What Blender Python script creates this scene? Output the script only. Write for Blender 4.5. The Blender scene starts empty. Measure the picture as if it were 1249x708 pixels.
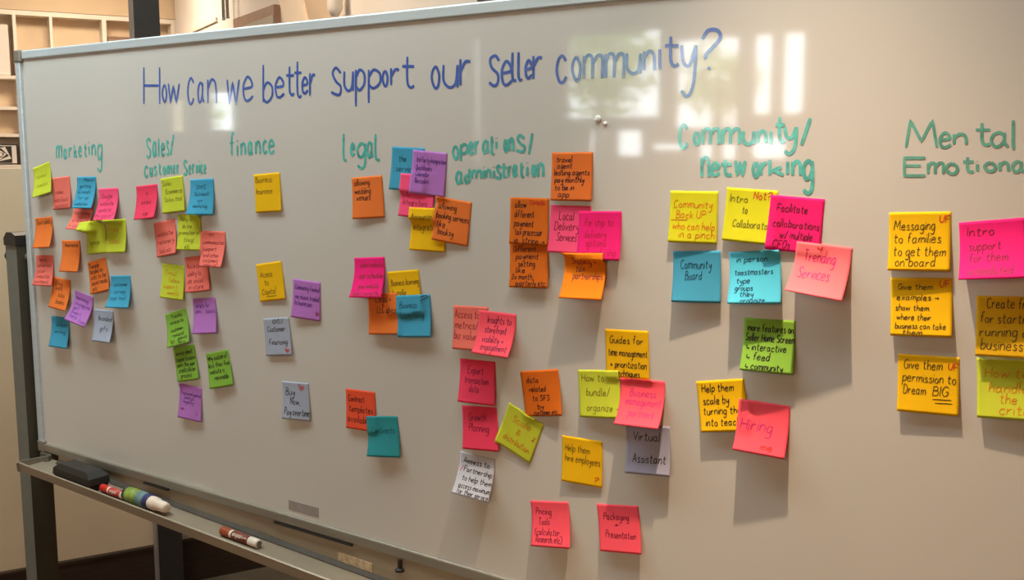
import bpy, math, random
import numpy as np
random.seed(7)
S = bpy.context.scene
COL = S.collection

# ------------------------------------------------------------------ camera
cam_d = bpy.data.cameras.new('camera'); cam = bpy.data.objects.new('camera', cam_d); COL.objects.link(cam)
R_, U_, F_ = (0.814232, 0.58054, 5.8e-05), (-0.075941, 0.106412, 0.991418), (-0.575552, 0.807248, -0.130731)
from mathutils import Matrix, Vector
R_, U_, F_ = Vector(R_).normalized(), Vector(U_).normalized(), Vector(F_).normalized()
M_ = Matrix(((R_.x, U_.x, -F_.x, 0), (R_.y, U_.y, -F_.y, 0), (R_.z, U_.z, -F_.z, 0), (0, 0, 0, 1)))
EYE = 1.5
cam.matrix_world = Matrix.Translation((0, -1.38165, EYE)) @ M_
cam_d.sensor_fit = 'HORIZONTAL'; cam_d.sensor_width = 36.0; cam_d.lens = 36.0 * 1257.89 / 1249.0
cam_d.clip_start = 0.02
S.camera = cam

# ------------------------------------------------------------------ view, world, lights
S.view_settings.view_transform = 'Standard'
S.view_settings.look = 'None'
S.view_settings.gamma = 1.0
S.view_settings.use_curve_mapping = False
S.view_settings.exposure = 0.0
W_ = bpy.data.worlds.new('sky'); S.world = W_; W_.use_nodes = True
bg = W_.node_tree.nodes['Background']
bg.inputs[0].default_value = (0.86, 0.95, 1.0, 1); bg.inputs[1].default_value = 17.0

def light(name, typ, loc, energy, color, **k):
    d = bpy.data.lights.new(name, typ); d.energy = energy; d.color = color
    for a, v in k.items():
        if a not in ('aim',): setattr(d, a, v)
    o = bpy.data.objects.new(name, d); COL.objects.link(o); o.location = loc
    if 'aim' in k:
        o.rotation_euler = (Vector(k['aim']) - Vector(loc)).to_track_quat('-Z', 'Y').to_euler()
    return o

KEY = (-0.54, -0.25, EYE + 0.90)
light('spot_lamp', 'SPOT', KEY, 222, (1.0, 0.76, 0.54), aim=(-0.40, -0.80, 0.2), spot_size=math.radians(79), spot_blend=1.0, shadow_soft_size=0.013)
light('cool_fill', 'AREA', (-1.75, -0.44, 2.78), 36, (0.83, 0.97, 1.0), aim=(-1.75, -0.44, 0), shape='RECTANGLE', size=2.8, size_y=.4)  # added cool fill strip under the ceiling; no opening above it
light('cool_fill', 'AREA', (-2.6, -0.44, 2.78), 20, (0.82, 0.98, 1.0), aim=(-2.6, -0.44, 0), shape='RECTANGLE', size=1.1, size_y=.4)  # second added cool fill, stronger over the board's left end
light('ceiling_fill', 'AREA', (0.2, -4.4, 2.80), 68, (1.0, 0.56, 0.26), aim=(0.2, -4.4, 0), shape='DISK', size=0.9)  # this and the next discs: unseen warm fill added for the ambient
light('ceiling_fill', 'AREA', (-5.5, -4.6, 2.80), 12, (1.0, 0.66, 0.38), aim=(-5.5, -4.6, 0), shape='DISK', size=0.9)
light('ceiling_fill', 'AREA', (-5.6, 2.2, 2.80), 34, (1.0, 0.84, 0.66), aim=(-5.8, 2.2, 0), shape='DISK', size=0.6)
light('ceiling_fill', 'AREA', (-3.4, 1.0, 2.80), 22, (1.0, 0.80, 0.60), aim=(-3.2, 1.2, 0), shape='DISK', size=0.5)  # fill added to brighten the far wall

# ------------------------------------------------------------------ materials
def srgb(r, g, b):
    f = lambda c: (c/255/12.92) if c/255 <= .04045 else ((c/255+.055)/1.055)**2.4
    return (f(r), f(g), f(b), 1)

def mat(name, rgb, rough=.6, metal=0, noise=None, spec=.5, bump=None, translucent=0):
    m = bpy.data.materials.new(name); m.use_nodes = True
    nt = m.node_tree; b = nt.nodes['Principled BSDF']
    c = srgb(*rgb)
    b.inputs['Base Color'].default_value = c
    b.inputs['Roughness'].default_value = rough
    b.inputs['Metallic'].default_value = metal
    b.inputs['Specular IOR Level'].default_value = spec
    tc = nt.nodes.new('ShaderNodeTexCoord')
    if noise:
        scale, amt = noise[0], noise[1]
        n = nt.nodes.new('ShaderNodeTexNoise'); n.inputs['Scale'].default_value = scale; n.inputs['Detail'].default_value = 4
        mp = nt.nodes.new('ShaderNodeMapping')
        if len(noise) > 2: mp.inputs['Scale'].default_value = noise[2]
        nt.links.new(tc.outputs['Object'], mp.inputs[0]); nt.links.new(mp.outputs[0], n.inputs[0])
        r = nt.nodes.new('ShaderNodeValToRGB')
        r.color_ramp.elements[0].position = .3; r.color_ramp.elements[1].position = .7
        lo = [max(0, x*(1-amt)) for x in c[:3]]; hi = [min(1, x*(1+amt)) for x in c[:3]]
        r.color_ramp.elements[0].color = (*lo, 1); r.color_ramp.elements[1].color = (*hi, 1)
        nt.links.new(n.outputs[0], r.inputs[0]); nt.links.new(r.outputs[0], b.inputs['Base Color'])
    if bump:
        n2 = nt.nodes.new('ShaderNodeTexNoise'); n2.inputs['Scale'].default_value = bump[0]; n2.inputs['Detail'].default_value = 2
        mp2 = nt.nodes.new('ShaderNodeMapping')
        if len(bump) > 2: mp2.inputs['Scale'].default_value = bump[2]
        nt.links.new(tc.outputs['Object'], mp2.inputs[0]); nt.links.new(mp2.outputs[0], n2.inputs[0])
        bp = nt.nodes.new('ShaderNodeBump'); bp.inputs['Strength'].default_value = 1.0; bp.inputs['Distance'].default_value = bump[1]
        nt.links.new(n2.outputs[0], bp.inputs['Height']); nt.links.new(bp.outputs[0], b.inputs['Normal'])
    if translucent:
        tr = nt.nodes.new('ShaderNodeBsdfTranslucent'); tr.inputs[0].default_value = c
        mx = nt.nodes.new('ShaderNodeMixShader'); mx.inputs[0].default_value = translucent
        out = nt.nodes['Material Output']
        nt.links.new(b.outputs[0], mx.inputs[1]); nt.links.new(tr.outputs[0], mx.inputs[2]); nt.links.new(mx.outputs[0], out.inputs[0])
    return m

board_m = mat('glossy_whiteboard', (207, 202, 193), .36, spec=.7, noise=(2.2, .03, (1, 1, .6)), bump=(3.0, .0005, (2.4, 1, .5)))
_b = board_m.node_tree.nodes['Principled BSDF']; _b.inputs['Coat Weight'].default_value = .95; _b.inputs['Coat Roughness'].default_value = .045; _b.inputs['Coat IOR'].default_value = 1.5
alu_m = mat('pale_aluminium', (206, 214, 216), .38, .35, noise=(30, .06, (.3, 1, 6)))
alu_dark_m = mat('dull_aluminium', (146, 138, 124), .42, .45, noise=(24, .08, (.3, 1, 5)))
tray_m = mat('tray_aluminium', (156, 140, 118), .45, .35, noise=(18, .10, (.4, 1, 4)))
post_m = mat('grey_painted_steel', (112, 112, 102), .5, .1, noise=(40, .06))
post_side_m = mat('dark_shaded_steel', (80, 74, 60), .5, .1, noise=(40, .06))  # post sides: shade put into a darker copy of the front grey
black_m = mat('black_plastic', (38, 34, 30), .45, noise=(60, .1))
felt_m = mat('dark_felt', (30, 27, 25), .95, noise=(200, .3))
wall_m = mat('beige_paint', (210, 184, 150), .8, noise=(5, .03))
shelf_m = mat('white_laminate', (226, 212, 194), .6, noise=(9, .03))
back_m = mat('tan_backboard', (222, 196, 162), .75, noise=(7, .06))
white_m = mat('white_paint', (224, 214, 202), .7, noise=(6, .02))
duct_m = mat('cream_duct', (246, 226, 200), .6, noise=(6, .03)); ductside_m = mat('shaded_duct_side', (204, 178, 146), .6, noise=(6, .03))
wood_m = mat('dark_brown_wood', (52, 34, 22), .5, noise=(14, .25, (1, 1, 8)))
col_m = mat('dark_brown_steel', (50, 43, 36), .5, noise=(20, .1))
colside_m = mat('brown_grey_steel', (138, 122, 110), .5, noise=(20, .08))
floor_m = mat('brown_floor', (98, 80, 60), .6, noise=(10, .15))
ceil_m = mat('ceiling_paint', (215, 200, 182), .85, noise=(4, .03))
frame_m = mat('brown_window_frame', (150, 118, 96), .5, noise=(18, .1))
glassy_m = mat('blue_grey_pane', (150, 154, 150), .15, noise=(5, .08))
leaf_m = mat('green_leaves', (176, 196, 96), .8, noise=(9, .5))
bark_m = mat('brown_bark', (88, 66, 48), .9, noise=(20, .3))
grass_m = mat('pale_ground', (140, 140, 128), .9, noise=(2, .15))
cable_m = mat('grey_cable', (165, 162, 156), .5, noise=(50, .05))
groove_shade_m = mat('groove_shade', (64, 54, 42), .7, noise=(30, .2)); label_m = mat('worn_tan_label', (186, 162, 128), .8, noise=(70, .35))
tape_m = mat('grey_tape_residue', (150, 140, 134), .6, noise=(60, .12))

PAPER = dict(lime=(204, 212, 58), lime2=(226, 222, 36), salmon=(244, 122, 106), blue=(70, 160, 192), lblue=(86, 196, 222), teal=(50, 146, 150),
    pink=(255, 84, 128), redpink=(242, 66, 98), coral=(255, 88, 104), hotpink=(248, 34, 124), lcoral=(255, 118, 124), orange=(240, 124, 52),
    dorange=(226, 112, 26), brightorange=(255, 138, 22), redorange=(240, 88, 54), purple=(188, 120, 196), grey=(170, 176, 192), lgrey=(204, 204, 212),
    lavender=(164, 162, 182), yellow=(246, 192, 10), dyellow=(222, 170, 18), green=(138, 186, 66))
paper_m = {k: mat('paper_' + k, v, .85, spec=.2, noise=(35, .03), translucent=.12) for k, v in PAPER.items()}
INK = dict(black=(30, 22, 20), dblue=(20, 70, 96), dred=(150, 44, 52), dred2=(110, 20, 50), red=(206, 40, 30), red2=(190, 20, 70), vink=(92, 50, 130),
    vink2=(92, 20, 60), vink3=(196, 30, 110), mink=(206, 20, 110), faint=(160, 160, 26), faint2=(110, 116, 20), oink=(214, 130, 24), oink2=(216, 120, 20),
    olive=(110, 104, 24), olive2=(104, 80, 14), olive3=(74, 62, 16))
ink_m = {k: mat('ink_' + k, v, .6, spec=.3, noise=(150, .15)) for k, v in INK.items()}
marker_m = {'blue': mat('blue_marker_ink', (66, 98, 176), .22, noise=(60, .22)), 'teal': mat('teal_marker_ink', (80, 182, 170), .22, noise=(90, .28)),
            'dteal': mat('green_marker_ink', (96, 168, 150), .25, noise=(90, .22))}

for _m in marker_m.values():
    _b = _m.node_tree.nodes['Principled BSDF']; _b.inputs['Coat Weight'].default_value = .9; _b.inputs['Coat Roughness'].default_value = .06

# ------------------------------------------------------------------ mesh helpers
class MB:
    def __init__(self): self.v = []; self.f = []; self.mi = []
    def add(self, vs, fs, mi=0):
        n = len(self.v); self.v += [tuple(p) for p in vs]
        for f in fs: self.f.append(tuple(i+n for i in f)); self.mi.append(mi)
    def box(self, x0, x1, y0, y1, z0, z1, mi=0, T=None):
        vs = [(x, y, z) for x in (x0, x1) for y in (y0, y1) for z in (z0, z1)]
        if T: vs = [T(*p) for p in vs]
        self.add(vs, [(0,1,3,2), (4,6,7,5), (0,4,5,1), (2,3,7,6), (0,2,6,4), (1,5,7,3)], mi)
    def bbox(self, x0, x1, y0, y1, z0, z1, b=.003, mi=0, T=None):
        """box with chamfered edges along every side"""
        b = min(b, (x1-x0)/2.01, (y1-y0)/2.01, (z1-z0)/2.01)
        import bmesh
        bm = bmesh.new()
        vs = [bm.verts.new((x, y, z)) for x in (x0, x1) for y in (y0, y1) for z in (z0, z1)]
        for f in [(0,1,3,2), (4,6,7,5), (0,4,5,1), (2,3,7,6), (0,2,6,4), (1,5,7,3)]: bm.faces.new([vs[i] for i in f])
        bmesh.ops.bevel(bm, geom=bm.edges[:], offset=b, segments=2, affect='EDGES', profile=.5)
        bm.verts.index_update()
        pts = [tuple(v.co) for v in bm.verts]
        if T: pts = [T(*p) for p in pts]
        self.add(pts, [[v.index for v in f.verts] for f in bm.faces], mi); bm.free()
    def prism(self, prof, t0, t1, T, mi=0):
        """closed 2D profile extruded; T(a, b, t) -> point"""
        n = len(prof)
        vs = [T(a, b, t0) for a, b in prof] + [T(a, b, t1) for a, b in prof]
        fs = [(i, (i+1) % n, n+(i+1) % n, n+i) for i in range(n)] + [tuple(range(n))[::-1], tuple(range(n, 2*n))]
        self.add(vs, fs, mi)
    def lathe(self, prof, P, A, seg=20, mi=0, cap=True):
        """profile (along, radius) turned round axis A from P"""
        A = Vector(A).normalized(); B = A.orthogonal().normalized(); Cc = A.cross(B); P = Vector(P)
        vs = []; fs = []
        for s, r in prof:
            for k in range(seg):
                a = 2*math.pi*k/seg
                vs.append(tuple(P + A*s + (B*math.cos(a) + Cc*math.sin(a))*r))
        for i in range(len(prof)-1):
            for k in range(seg):
                k2 = (k+1) % seg
                fs.append((i*seg+k, i*seg+k2, (i+1)*seg+k2, (i+1)*seg+k))
        if cap:
            fs.append(tuple(range(seg))[::-1]); fs.append(tuple(range((len(prof)-1)*seg, len(prof)*seg)))
        self.add(vs, fs, mi)
    def build(self, name, mats, parent=None, loc=None, smooth=False):
        me = bpy.data.meshes.new(name)
        me.from_pydata(self.v, [], self.f)
        if not isinstance(mats, (list, tuple)): mats = [mats]
        for m in mats: me.materials.append(m)
        if any(self.mi): me.polygons.foreach_set('material_index', self.mi)
        if smooth: me.polygons.foreach_set('use_smooth', [True]*len(me.polygons))
        import bmesh
        bm = bmesh.new(); bm.from_mesh(me); bmesh.ops.recalc_face_normals(bm, faces=bm.faces); bm.to_mesh(me); bm.free()
        o = bpy.data.objects.new(name, me); COL.objects.link(o)
        if parent: o.parent = parent
        if loc: o.location = loc
        return o

def empty(name, loc=(0, 0, 0)):
    o = bpy.data.objects.new(name, None); COL.objects.link(o); o.location = loc; o.empty_display_size = .05; return o
def tag(o, label=None, cat=None, group=None, kind=None):
    if label: o['label'] = label
    if cat: o['category'] = cat
    if group: o['group'] = group
    if kind: o['kind'] = kind
    return o
def rel(root, mb):
    """mesh points given in the world, kept relative to the root's own place"""
    l = root.location; mb.v = [(x-l.x, y-l.y, z-l.z) for x, y, z in mb.v]; return mb
def part(root, name, mb, m, smooth=False):
    return rel(root, mb).build(name, m, root, smooth=smooth)

# ------------------------------------------------------------------ the room
ang = math.radians(25)
dA = (math.sin(ang), math.cos(ang)); nA = (math.cos(ang), -math.sin(ang))
W0 = (-3.1530, 0.3793)
def TA(t, n, z): return (W0[0]+dA[0]*t+nA[0]*n, W0[1]+dA[1]*t+nA[1]*n, z)   # along the left wall, out of it, up
C0 = (-6.2171, 3.2731)
dB = nA
def TB(t, n, z): return (C0[0]+dB[0]*t-dA[0]*n, C0[1]+dB[1]*t-dA[1]*n, z)   # along the far wall, out of it, up
CEIL = 2.84
def struct(name, mb, m):
    o = mb.build(name, m); o['kind'] = 'structure'; return o

m = MB(); m.box(-13, 4, -6.6, 9, -.06, 0); struct('floor', m, floor_m)
m = MB(); m.box(-13, 4, -6.6, 9, CEIL, CEIL+.08); struct('ceiling', m, ceil_m)
# low partition beside the whiteboard with its dark baseboard
m = MB(); m.box(-2.6, 1.25, -.09, 0, 0, EYE-.045, T=TA); struct('wall_left', m, wall_m)
m = MB(); m.box(-2.6, 1.25, 0, .014, 0, .15, T=TA); m.box(-2.6, 1.25, .0, .02, .145, .155, T=TA); struct('baseboard_left', m, wood_m)
# wall the bookcase stands against, wall across the far corner
m = MB(); m.box(-10.5, 2.0, -4.5, -4.36, 0, CEIL, T=TA); m.box(-10.5, 1.335, -4.36, -4.0, EYE+.935, CEIL, T=TA); struct('wall_shelf', m, wall_m)
m = MB(); m.box(.02, 12.5, -.3, 0, EYE-.2, CEIL, T=TB); struct('wall_far', m, white_m)
m = MB(); m.box(4, 4.1, -6.6, 9, 0, CEIL); struct('wall_right', m, wall_m)
m = MB(); m.box(-13.1, -13, -6.6, 9, 0, CEIL); m.box(-13, 4, 9, 9.1, 0, CEIL); struct('wall_back', m, wall_m)

# window wall behind the photographer, reflected in the glossy board
HOLES = [(-3.30, -3.12, EYE+.30, EYE+.95), (-3.06, -2.86, EYE+.30, EYE+.95), (-3.30, -2.98, EYE-.05, EYE+.15),
         (-3.98, -3.40, EYE+.20, EYE+.95), (-3.76, -3.40, EYE-.06, EYE+.10), (-4.20, -3.84, EYE+.02, EYE+.10),
         (-5.05, -4.10, EYE+.30, EYE+1.05), (-4.54, -4.26, EYE-.03, EYE+.22), (-4.82, -4.60, EYE-.03, EYE+.22), (-6.10, -6.01, EYE-.10, EYE+1.1),
         (-10.72, -10.46, EYE+.25, EYE+.66), (-10.0, -9.56, EYE+.26, EYE+.72)]
def wall_with_holes(name, x0, x1, y0, y1, z0, z1, holes, mm):
    xs = sorted({x0, x1, *[h[0] for h in holes], *[h[1] for h in holes]}); zs = sorted({z0, z1, *[h[2] for h in holes], *[h[3] for h in holes]})
    mb = MB()
    for a, b in zip(xs, xs[1:]):
        run = None
        for c, d in zip(zs, zs[1:]):
            inside = any(h[0] <= (a+b)/2 <= h[1] and h[2] <= (c+d)/2 <= h[3] for h in holes)
            if inside:
                if run: mb.box(a, b, y0, y1, run[0], run[1]); run = None
            else: run = (run[0], d) if run else (c, d)
        if run: mb.box(a, b, y0, y1, run[0], run[1])
    return struct(name, mb, mm)
wall_with_holes('wall_window', -13, 4, -6.6, -6.5, 0, CEIL, HOLES, wall_m)
for i, (a, b, c, d) in enumerate(HOLES):
    mb = MB(); w = .018
    for q in ((a, a+w, c, d), (b-w, b, c, d), (a, b, c, c+w), (a, b, d-w, d)): mb.box(q[0], q[1], -6.58, -6.52, q[2], q[3])
    struct('window_%d' % (i+1), mb, frame_m)
    pl = light('window_portal', 'AREA', ((a+b)/2, -6.61, (c+d)/2), 1, (1, 1, 1), aim=((a+b)/2, 0, (c+d)/2), shape='RECTANGLE', size=b-a, size_y=d-c)
    pl.data.cycles.is_portal = True
m = MB(); m.box(-40, 30, -40, -6.62, -.1, 0); struct('ground', m, grass_m)
for i, (x, y, h, r) in enumerate([(-5.80, -8.4, 2.48, .70), (-5.10, -9.9, 2.30, .50), (-15.4, -10.5, 2.3, .6)]):
    t = tag(empty('tree', (x, y, 0)), ['leafy tree outside the windows, reflected left of the title\'s end', 'leafy tree outside the windows, reflected under the title\'s question mark', 'leafy tree outside, reflected above the sales heading'][i], 'tree')
    mb = MB()
    mb.lathe([(0, .12), (.6, .09), (h, .05)], (x, y, 0), (0, 0, 1), 10)
    part(t, 'trunk', mb, bark_m, True)
    mb = MB()
    for k in range(520):
        d = Vector((random.gauss(0, 1), random.gauss(0, 1), random.gauss(0, 1))).normalized()*r*random.uniform(.35, 1)
        c = Vector((x, y, h)) + d; s = r*random.uniform(.08, .16)
        e1 = Vector((random.gauss(0, 1), random.gauss(0, 1), random.gauss(0, 1))).normalized(); e2 = e1.orthogonal().normalized()
        mb.add([tuple(c-e1*s), tuple(c+e2*s*.6), tuple(c+e1*s), tuple(c-e2*s*.6), tuple(c+e1.cross(e2)*s*.2)], [(0, 1, 4), (1, 2, 4), (2, 3, 4), (3, 0, 4), (0, 3, 2, 1)])
    part(t, 'crown', mb, leaf_m)

# bookcase on the far left wall
bk = tag(empty('bookcase', TA(.4, -4.0, 0)), 'white built-in bookcase with tan back boards behind the partition, upper left', 'bookcase')
b0, b1, zt = -2.2, 1.335, EYE+.932
mb = MB(); mb.box(b0, b1, -4.16, -4.13, .1, zt, T=TA); part(bk, 'back_panel', mb, back_m)
for z0, z1 in ((zt-.03, zt), (EYE-.10, EYE-.07), (.75, .78), (.1, .13)):
    mb = MB(); mb.box(b0, b1, -4.13, -4.0, z0, z1, T=TA); part(bk, 'shelf_board', mb, shelf_m)
for z in (.488, .288, .112):
    mb = MB(); mb.box(b0+.02, .298, -4.13, -4.004, EYE+z, EYE+z+.022, T=TA); part(bk, 'shelf_board', mb, shelf_m)
for t0, t1 in ((b0, b0+.02), (-1.5, -1.48), (-.8, -.78), (-.2, -.18), (.298, .318), (.519, .536), (.846, .874), (1.302, 1.33)):
    mb = MB(); mb.box(t0, t1, -4.13, -3.996, .1, zt-.03, T=TA); part(bk, 'divider', mb, shelf_m)
mb = MB(); mb.bbox(-.15, .272, -4.12, -4.03, EYE+.5125, EYE+.84, .006, T=TA)
mb.box(.05, .07, -4.03, -4.024, EYE+.60, EYE+.74, T=TA)
bx = tag(rel_ := mb.build('storage_box', white_m), 'large pale storage box on the upper left bookcase shelf', 'box')
mb = MB(); mb.bbox(.884, 1.12, -4.12, -4.03, EYE+.74, EYE+.79, .004, T=TA); mb.box(.88, 1.124, -4.125, -4.025, EYE+.788, EYE+.80, T=TA); mb.box(.884, 1.12, -4.12, -4.03, EYE-.068, EYE+.74, T=TA)
tag(mb.build('carton', frame_m), 'brown lidded carton just showing over the board beside the dark column', 'box')
# black and white geometric print standing in the lowest visible compartment
pr = tag(empty('art_print', TA(.17, -4.05, EYE-.07)), 'framed black and white print of nested turned squares on the bookcase shelf', 'print')
mb = MB(); mb.box(.065, .285, -4.07, -4.045, EYE-.068, EYE+.065, T=TA); part(pr, 'frame', mb, black_m)
mb = MB(); cz, ct = EYE-.003, .175
mb.box(.072, .278, -4.046, -4.0446, EYE-.06, EYE+.058, T=TA)
for k in range(6):
    r0 = .060*(.74**k)*1.3; a = .30*k + math.pi/4
    pts = [(ct+r0*1.35*math.cos(a+q*math.pi/2), cz+r0*math.sin(a+q*math.pi/2)) for q in range(4)]
    mb.prism(pts, -4.0448+.0006*k, -4.0442+.0006*k, lambda p, q, n: TA(p, n, q), mi=(k+1) % 2)
part(pr, 'picture', mb, [white_m, black_m])

# dark steel columns
def column(t0, t1, n0, n1, T, label):
    c = tag(empty('column', T((t0+t1)/2, (n0+n1)/2, 0)), label, 'column')
    mb = MB(); mb.box(t0+.002, t1, n0, n1, 0.0, CEIL, T=T); part(c, 'shaft', mb, col_m)
    mb = MB(); mb.box(t0-.004, t0+.002, n0, n1+.001, 0.0, CEIL, T=T); part(c, 'pale_side', mb, colside_m)  # paler skin over the left face of the shaft
    return c
column(.346, .428, .021, .075, TA, 'dark brown steel column rising behind the board left of the title')
column(4.68, 4.82, .004, .06, TB, 'dark column end just showing above the board top over the word seller')

# far wall features over the board's top edge
mb = MB()
for a, b in (((1.687, .765), (2.50, .765)),): pass
fr = [(1.687, EYE+.748), (2.46, EYE+.735), (2.46, EYE+.55), (1.687, EYE+.55)]
mb.prism(fr, .0, .035, lambda p, q, n: TB(p, n, q)); struct('window_21', mb, frame_m)
mb = MB(); mb.prism([(1.80, EYE+.69), (2.46, EYE+.685), (2.46, EYE+.56), (1.80, EYE+.56)], .036, .04, lambda p, q, n: TB(p, n, q)); struct('window_22', mb, glassy_m)
dc = tag(empty('air_duct', TB(2.9, .2, EYE+.7)), 'slanting cream duct box above the board, over the words better support', 'duct')
Tn = lambda p, q, n: TB(p, n, q)
mb = MB(); mb.prism([(2.30, EYE+1.12), (2.67, EYE+1.08), (2.99, EYE+.5), (2.68, EYE+.5)], .0, .03, Tn); part(dc, 'front', mb, duct_m)
mb = MB(); mb.prism([(2.675, EYE+1.08), (3.10, EYE+1.02), (3.34, EYE+.45), (2.995, EYE+.5)], .0, .018, Tn); part(dc, 'side', mb, ductside_m)  # flat panel, coloured darker to stand for the box's shaded side
mb = MB(); mb.lathe([(0, .012), (.004, .014), (.006, 0)], TB(2.86, .018, EYE+.70), (-dA[0], -dA[1], 0), 10); part(dc, 'screw', mb, black_m)
mb = MB(); mb.lathe([(-.07, .016), (-.04, .032), (.03, .032), (.05, .022), (.4, .010)], TB(3.40, .06, EYE+.64), (0, 0, 1), 14)
tag(mb.build('lamp_socket', white_m, smooth=True), 'small white lamp socket hanging right of the cream duct', 'lamp')
for k, t in enumerate((1.54, 1.63)):
    mb = MB(); mb.lathe([(0, .009), (1.2, .009)], TB(t, .05, EYE+.77), (0, 0, 1), 8)
    mb.lathe([(-.012, .011), (0, .011)], TB(t, .05, EYE+.77), (0, 0, 1), 8)
    tag(mb.build('cable', cable_m, smooth=True), ['left one of two grey cables hanging side by side above the board', 'right one of two grey cables hanging side by side above the board'][k], 'cable', 'cables hanging above the board')
mb = MB(); mb.box(.24, 1.2, .0, .012, EYE+.79, EYE+.815, T=TB); struct('trim_1', mb, shelf_m)
mb = MB(); mb.box(4.85, 7.5, .0, .03, EYE+.1, EYE+1.2, T=TB); struct('trim_2', mb, alu_m)

# ------------------------------------------------------------------ the whiteboard on its stand
BX0, BX1, BZ0, BZ1 = -2.459, .16, EYE-.747, EYE+.247
wb = tag(empty('whiteboard', ((BX0+BX1)/2, .05, 0)), 'large white board on a grey wheeled stand covered in sticky notes', 'whiteboard')
mb = MB(); mb.box(BX0+.012, BX1-.012, 0, .014, BZ0+.012, BZ1-.012); part(wb, 'board_panel', mb, board_m)
fw = .021
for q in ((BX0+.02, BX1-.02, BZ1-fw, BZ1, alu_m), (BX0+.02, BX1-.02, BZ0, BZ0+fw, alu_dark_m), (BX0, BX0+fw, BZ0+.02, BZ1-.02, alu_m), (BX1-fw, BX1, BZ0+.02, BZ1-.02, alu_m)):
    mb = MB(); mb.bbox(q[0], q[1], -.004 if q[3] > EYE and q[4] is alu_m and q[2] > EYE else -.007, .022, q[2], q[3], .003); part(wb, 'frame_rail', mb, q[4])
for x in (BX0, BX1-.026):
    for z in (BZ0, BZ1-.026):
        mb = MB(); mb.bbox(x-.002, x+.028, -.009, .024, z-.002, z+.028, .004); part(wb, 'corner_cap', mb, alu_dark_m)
for px_, w in ((BX0-.068, 1), (BX1+.018, 1)):
    x0, x1 = px_, px_+.050
    mb = MB()
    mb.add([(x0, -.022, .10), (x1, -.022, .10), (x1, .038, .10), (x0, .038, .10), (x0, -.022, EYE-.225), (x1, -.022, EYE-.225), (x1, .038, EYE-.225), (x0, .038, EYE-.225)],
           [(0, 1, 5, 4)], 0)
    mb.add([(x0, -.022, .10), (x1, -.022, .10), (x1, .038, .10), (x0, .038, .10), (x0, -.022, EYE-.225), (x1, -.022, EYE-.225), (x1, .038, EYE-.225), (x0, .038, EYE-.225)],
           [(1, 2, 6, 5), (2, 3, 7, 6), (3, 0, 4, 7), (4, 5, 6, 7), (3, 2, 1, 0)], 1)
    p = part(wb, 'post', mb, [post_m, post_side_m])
    mb = MB(); mb.prism([(x0-.002, EYE-.226), (x1+.002, EYE-.226), (x1+.002, EYE-.20), (x1-.012, EYE-.193), (x0+.012, EYE-.193), (x0-.002, EYE-.208)], -.025, .041, lambda a, b, t: (a, t, b)); mb.v = [(a-wb.location.x, b-wb.location.y, c) for a, b, c in mb.v]
    mb.build('post_cap', black_m, p)
    sgn = -1 if px_ < -1 else 1
    mb = MB(); mb.lathe([(0, .012), (.006, .021), (.020, .024), (.032, .016)], (x0 if sgn < 0 else x1, .008, EYE-.255), (sgn, 0, 0), 8); part(wb, 'pivot_knob', mb, black_m)
    mb = MB(); mb.lathe([(0, .011), (.03, .011)], (x1 if sgn < 0 else x0-.03, .008, EYE-.255), (1, 0, 0), 12); part(wb, 'pivot_pin', mb, alu_dark_m)
    mb = MB(); mb.bbox(x0-.002, x1+.002, -.30, .31, .065, .105, .006); part(wb, 'foot_bar', mb, post_m)
    for y in (-.26, .27):
        mb = MB(); mb.lathe([(-.012, .024), (-.010, .03), (.010, .03), (.012, .024)], ((x0+x1)/2, y, .03), (1, 0, 0), 18); mb.box((x0+x1)/2-.004, (x0+x1)/2+.004, y-.008, y+.008, .03, .07); part(wb, 'caster', mb, black_m)
# pen tray: sags slightly to the right, like the real one
SAG = -.034
def TT(y, z, x): return (x, y, z + SAG*(x+2.3))
TZ = EYE-.768      # tray floor height at x = -2.3
TX0, TX1 = -2.405, -.35
mb = MB()
mb.prism([(.003, TZ-.004), (-.085, TZ-.006), (-.088, TZ-.006), (-.090, TZ+.014), (-.087, TZ+.016), (-.084, TZ+.001), (-.028, TZ+.003), (-.022, TZ-.001), (-.012, TZ-.001), (-.006, TZ+.004)], TX0, TX1, TT)
tray = part(wb, 'marker_tray', mb, tray_m)
mb = MB(); mb.prism([(-.003, TZ+.002), (.003, TZ+.002), (.003, EYE-.735), (-.003, EYE-.735)], TX0+.03, TX1, lambda y, z, x: (x, y, z + SAG*(x+2.3)) if z < EYE-.74 else (x, y, z))
rel(wb, mb).build('tray_back', tray_m, tray)
for x in (TX0-.004, TX1):
    mb = MB(); mb.prism([(.002, TZ-.008), (-.092, TZ-.008), (-.094, TZ+.014), (-.086, TZ+.018), (.002, TZ+.012)], x, x+.004, TT); rel(wb, mb).build('end_cap', alu_dark_m, tray)
mb = MB(); mb.bbox(-2.448, -2.400, -.012, .024, EYE-.772, EYE-.748, .004); part(wb, 'tray_bracket', mb, post_side_m)
for x0, x1 in ((-2.02, -1.93), (-1.58, -1.36)):
    mb = MB(); mb.box(x0, x1, -.0085, -.004, EYE-.7515, EYE-.7472); part(wb, 'rail_slot', mb, black_m)
mb = MB(); mb.lathe([(0, .004), (.016, .004), (.018, .009), (.022, .009)], (-1.238, -.006, EYE-.750), (0, 0, -1), 10); part(wb, 'tray_screw', mb, black_m)
mb = MB(); mb.prism([(-.0125, TZ+.0005), (-.0035, TZ+.0052), (-.0035, TZ+.0075), (-.0125, TZ+.0012)], TX0+.03, TX1, TT); rel(wb, mb).build('tray_groove_shade', groove_shade_m, tray)  # dark strip stands for the shade in the groove behind the tray floor
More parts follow.
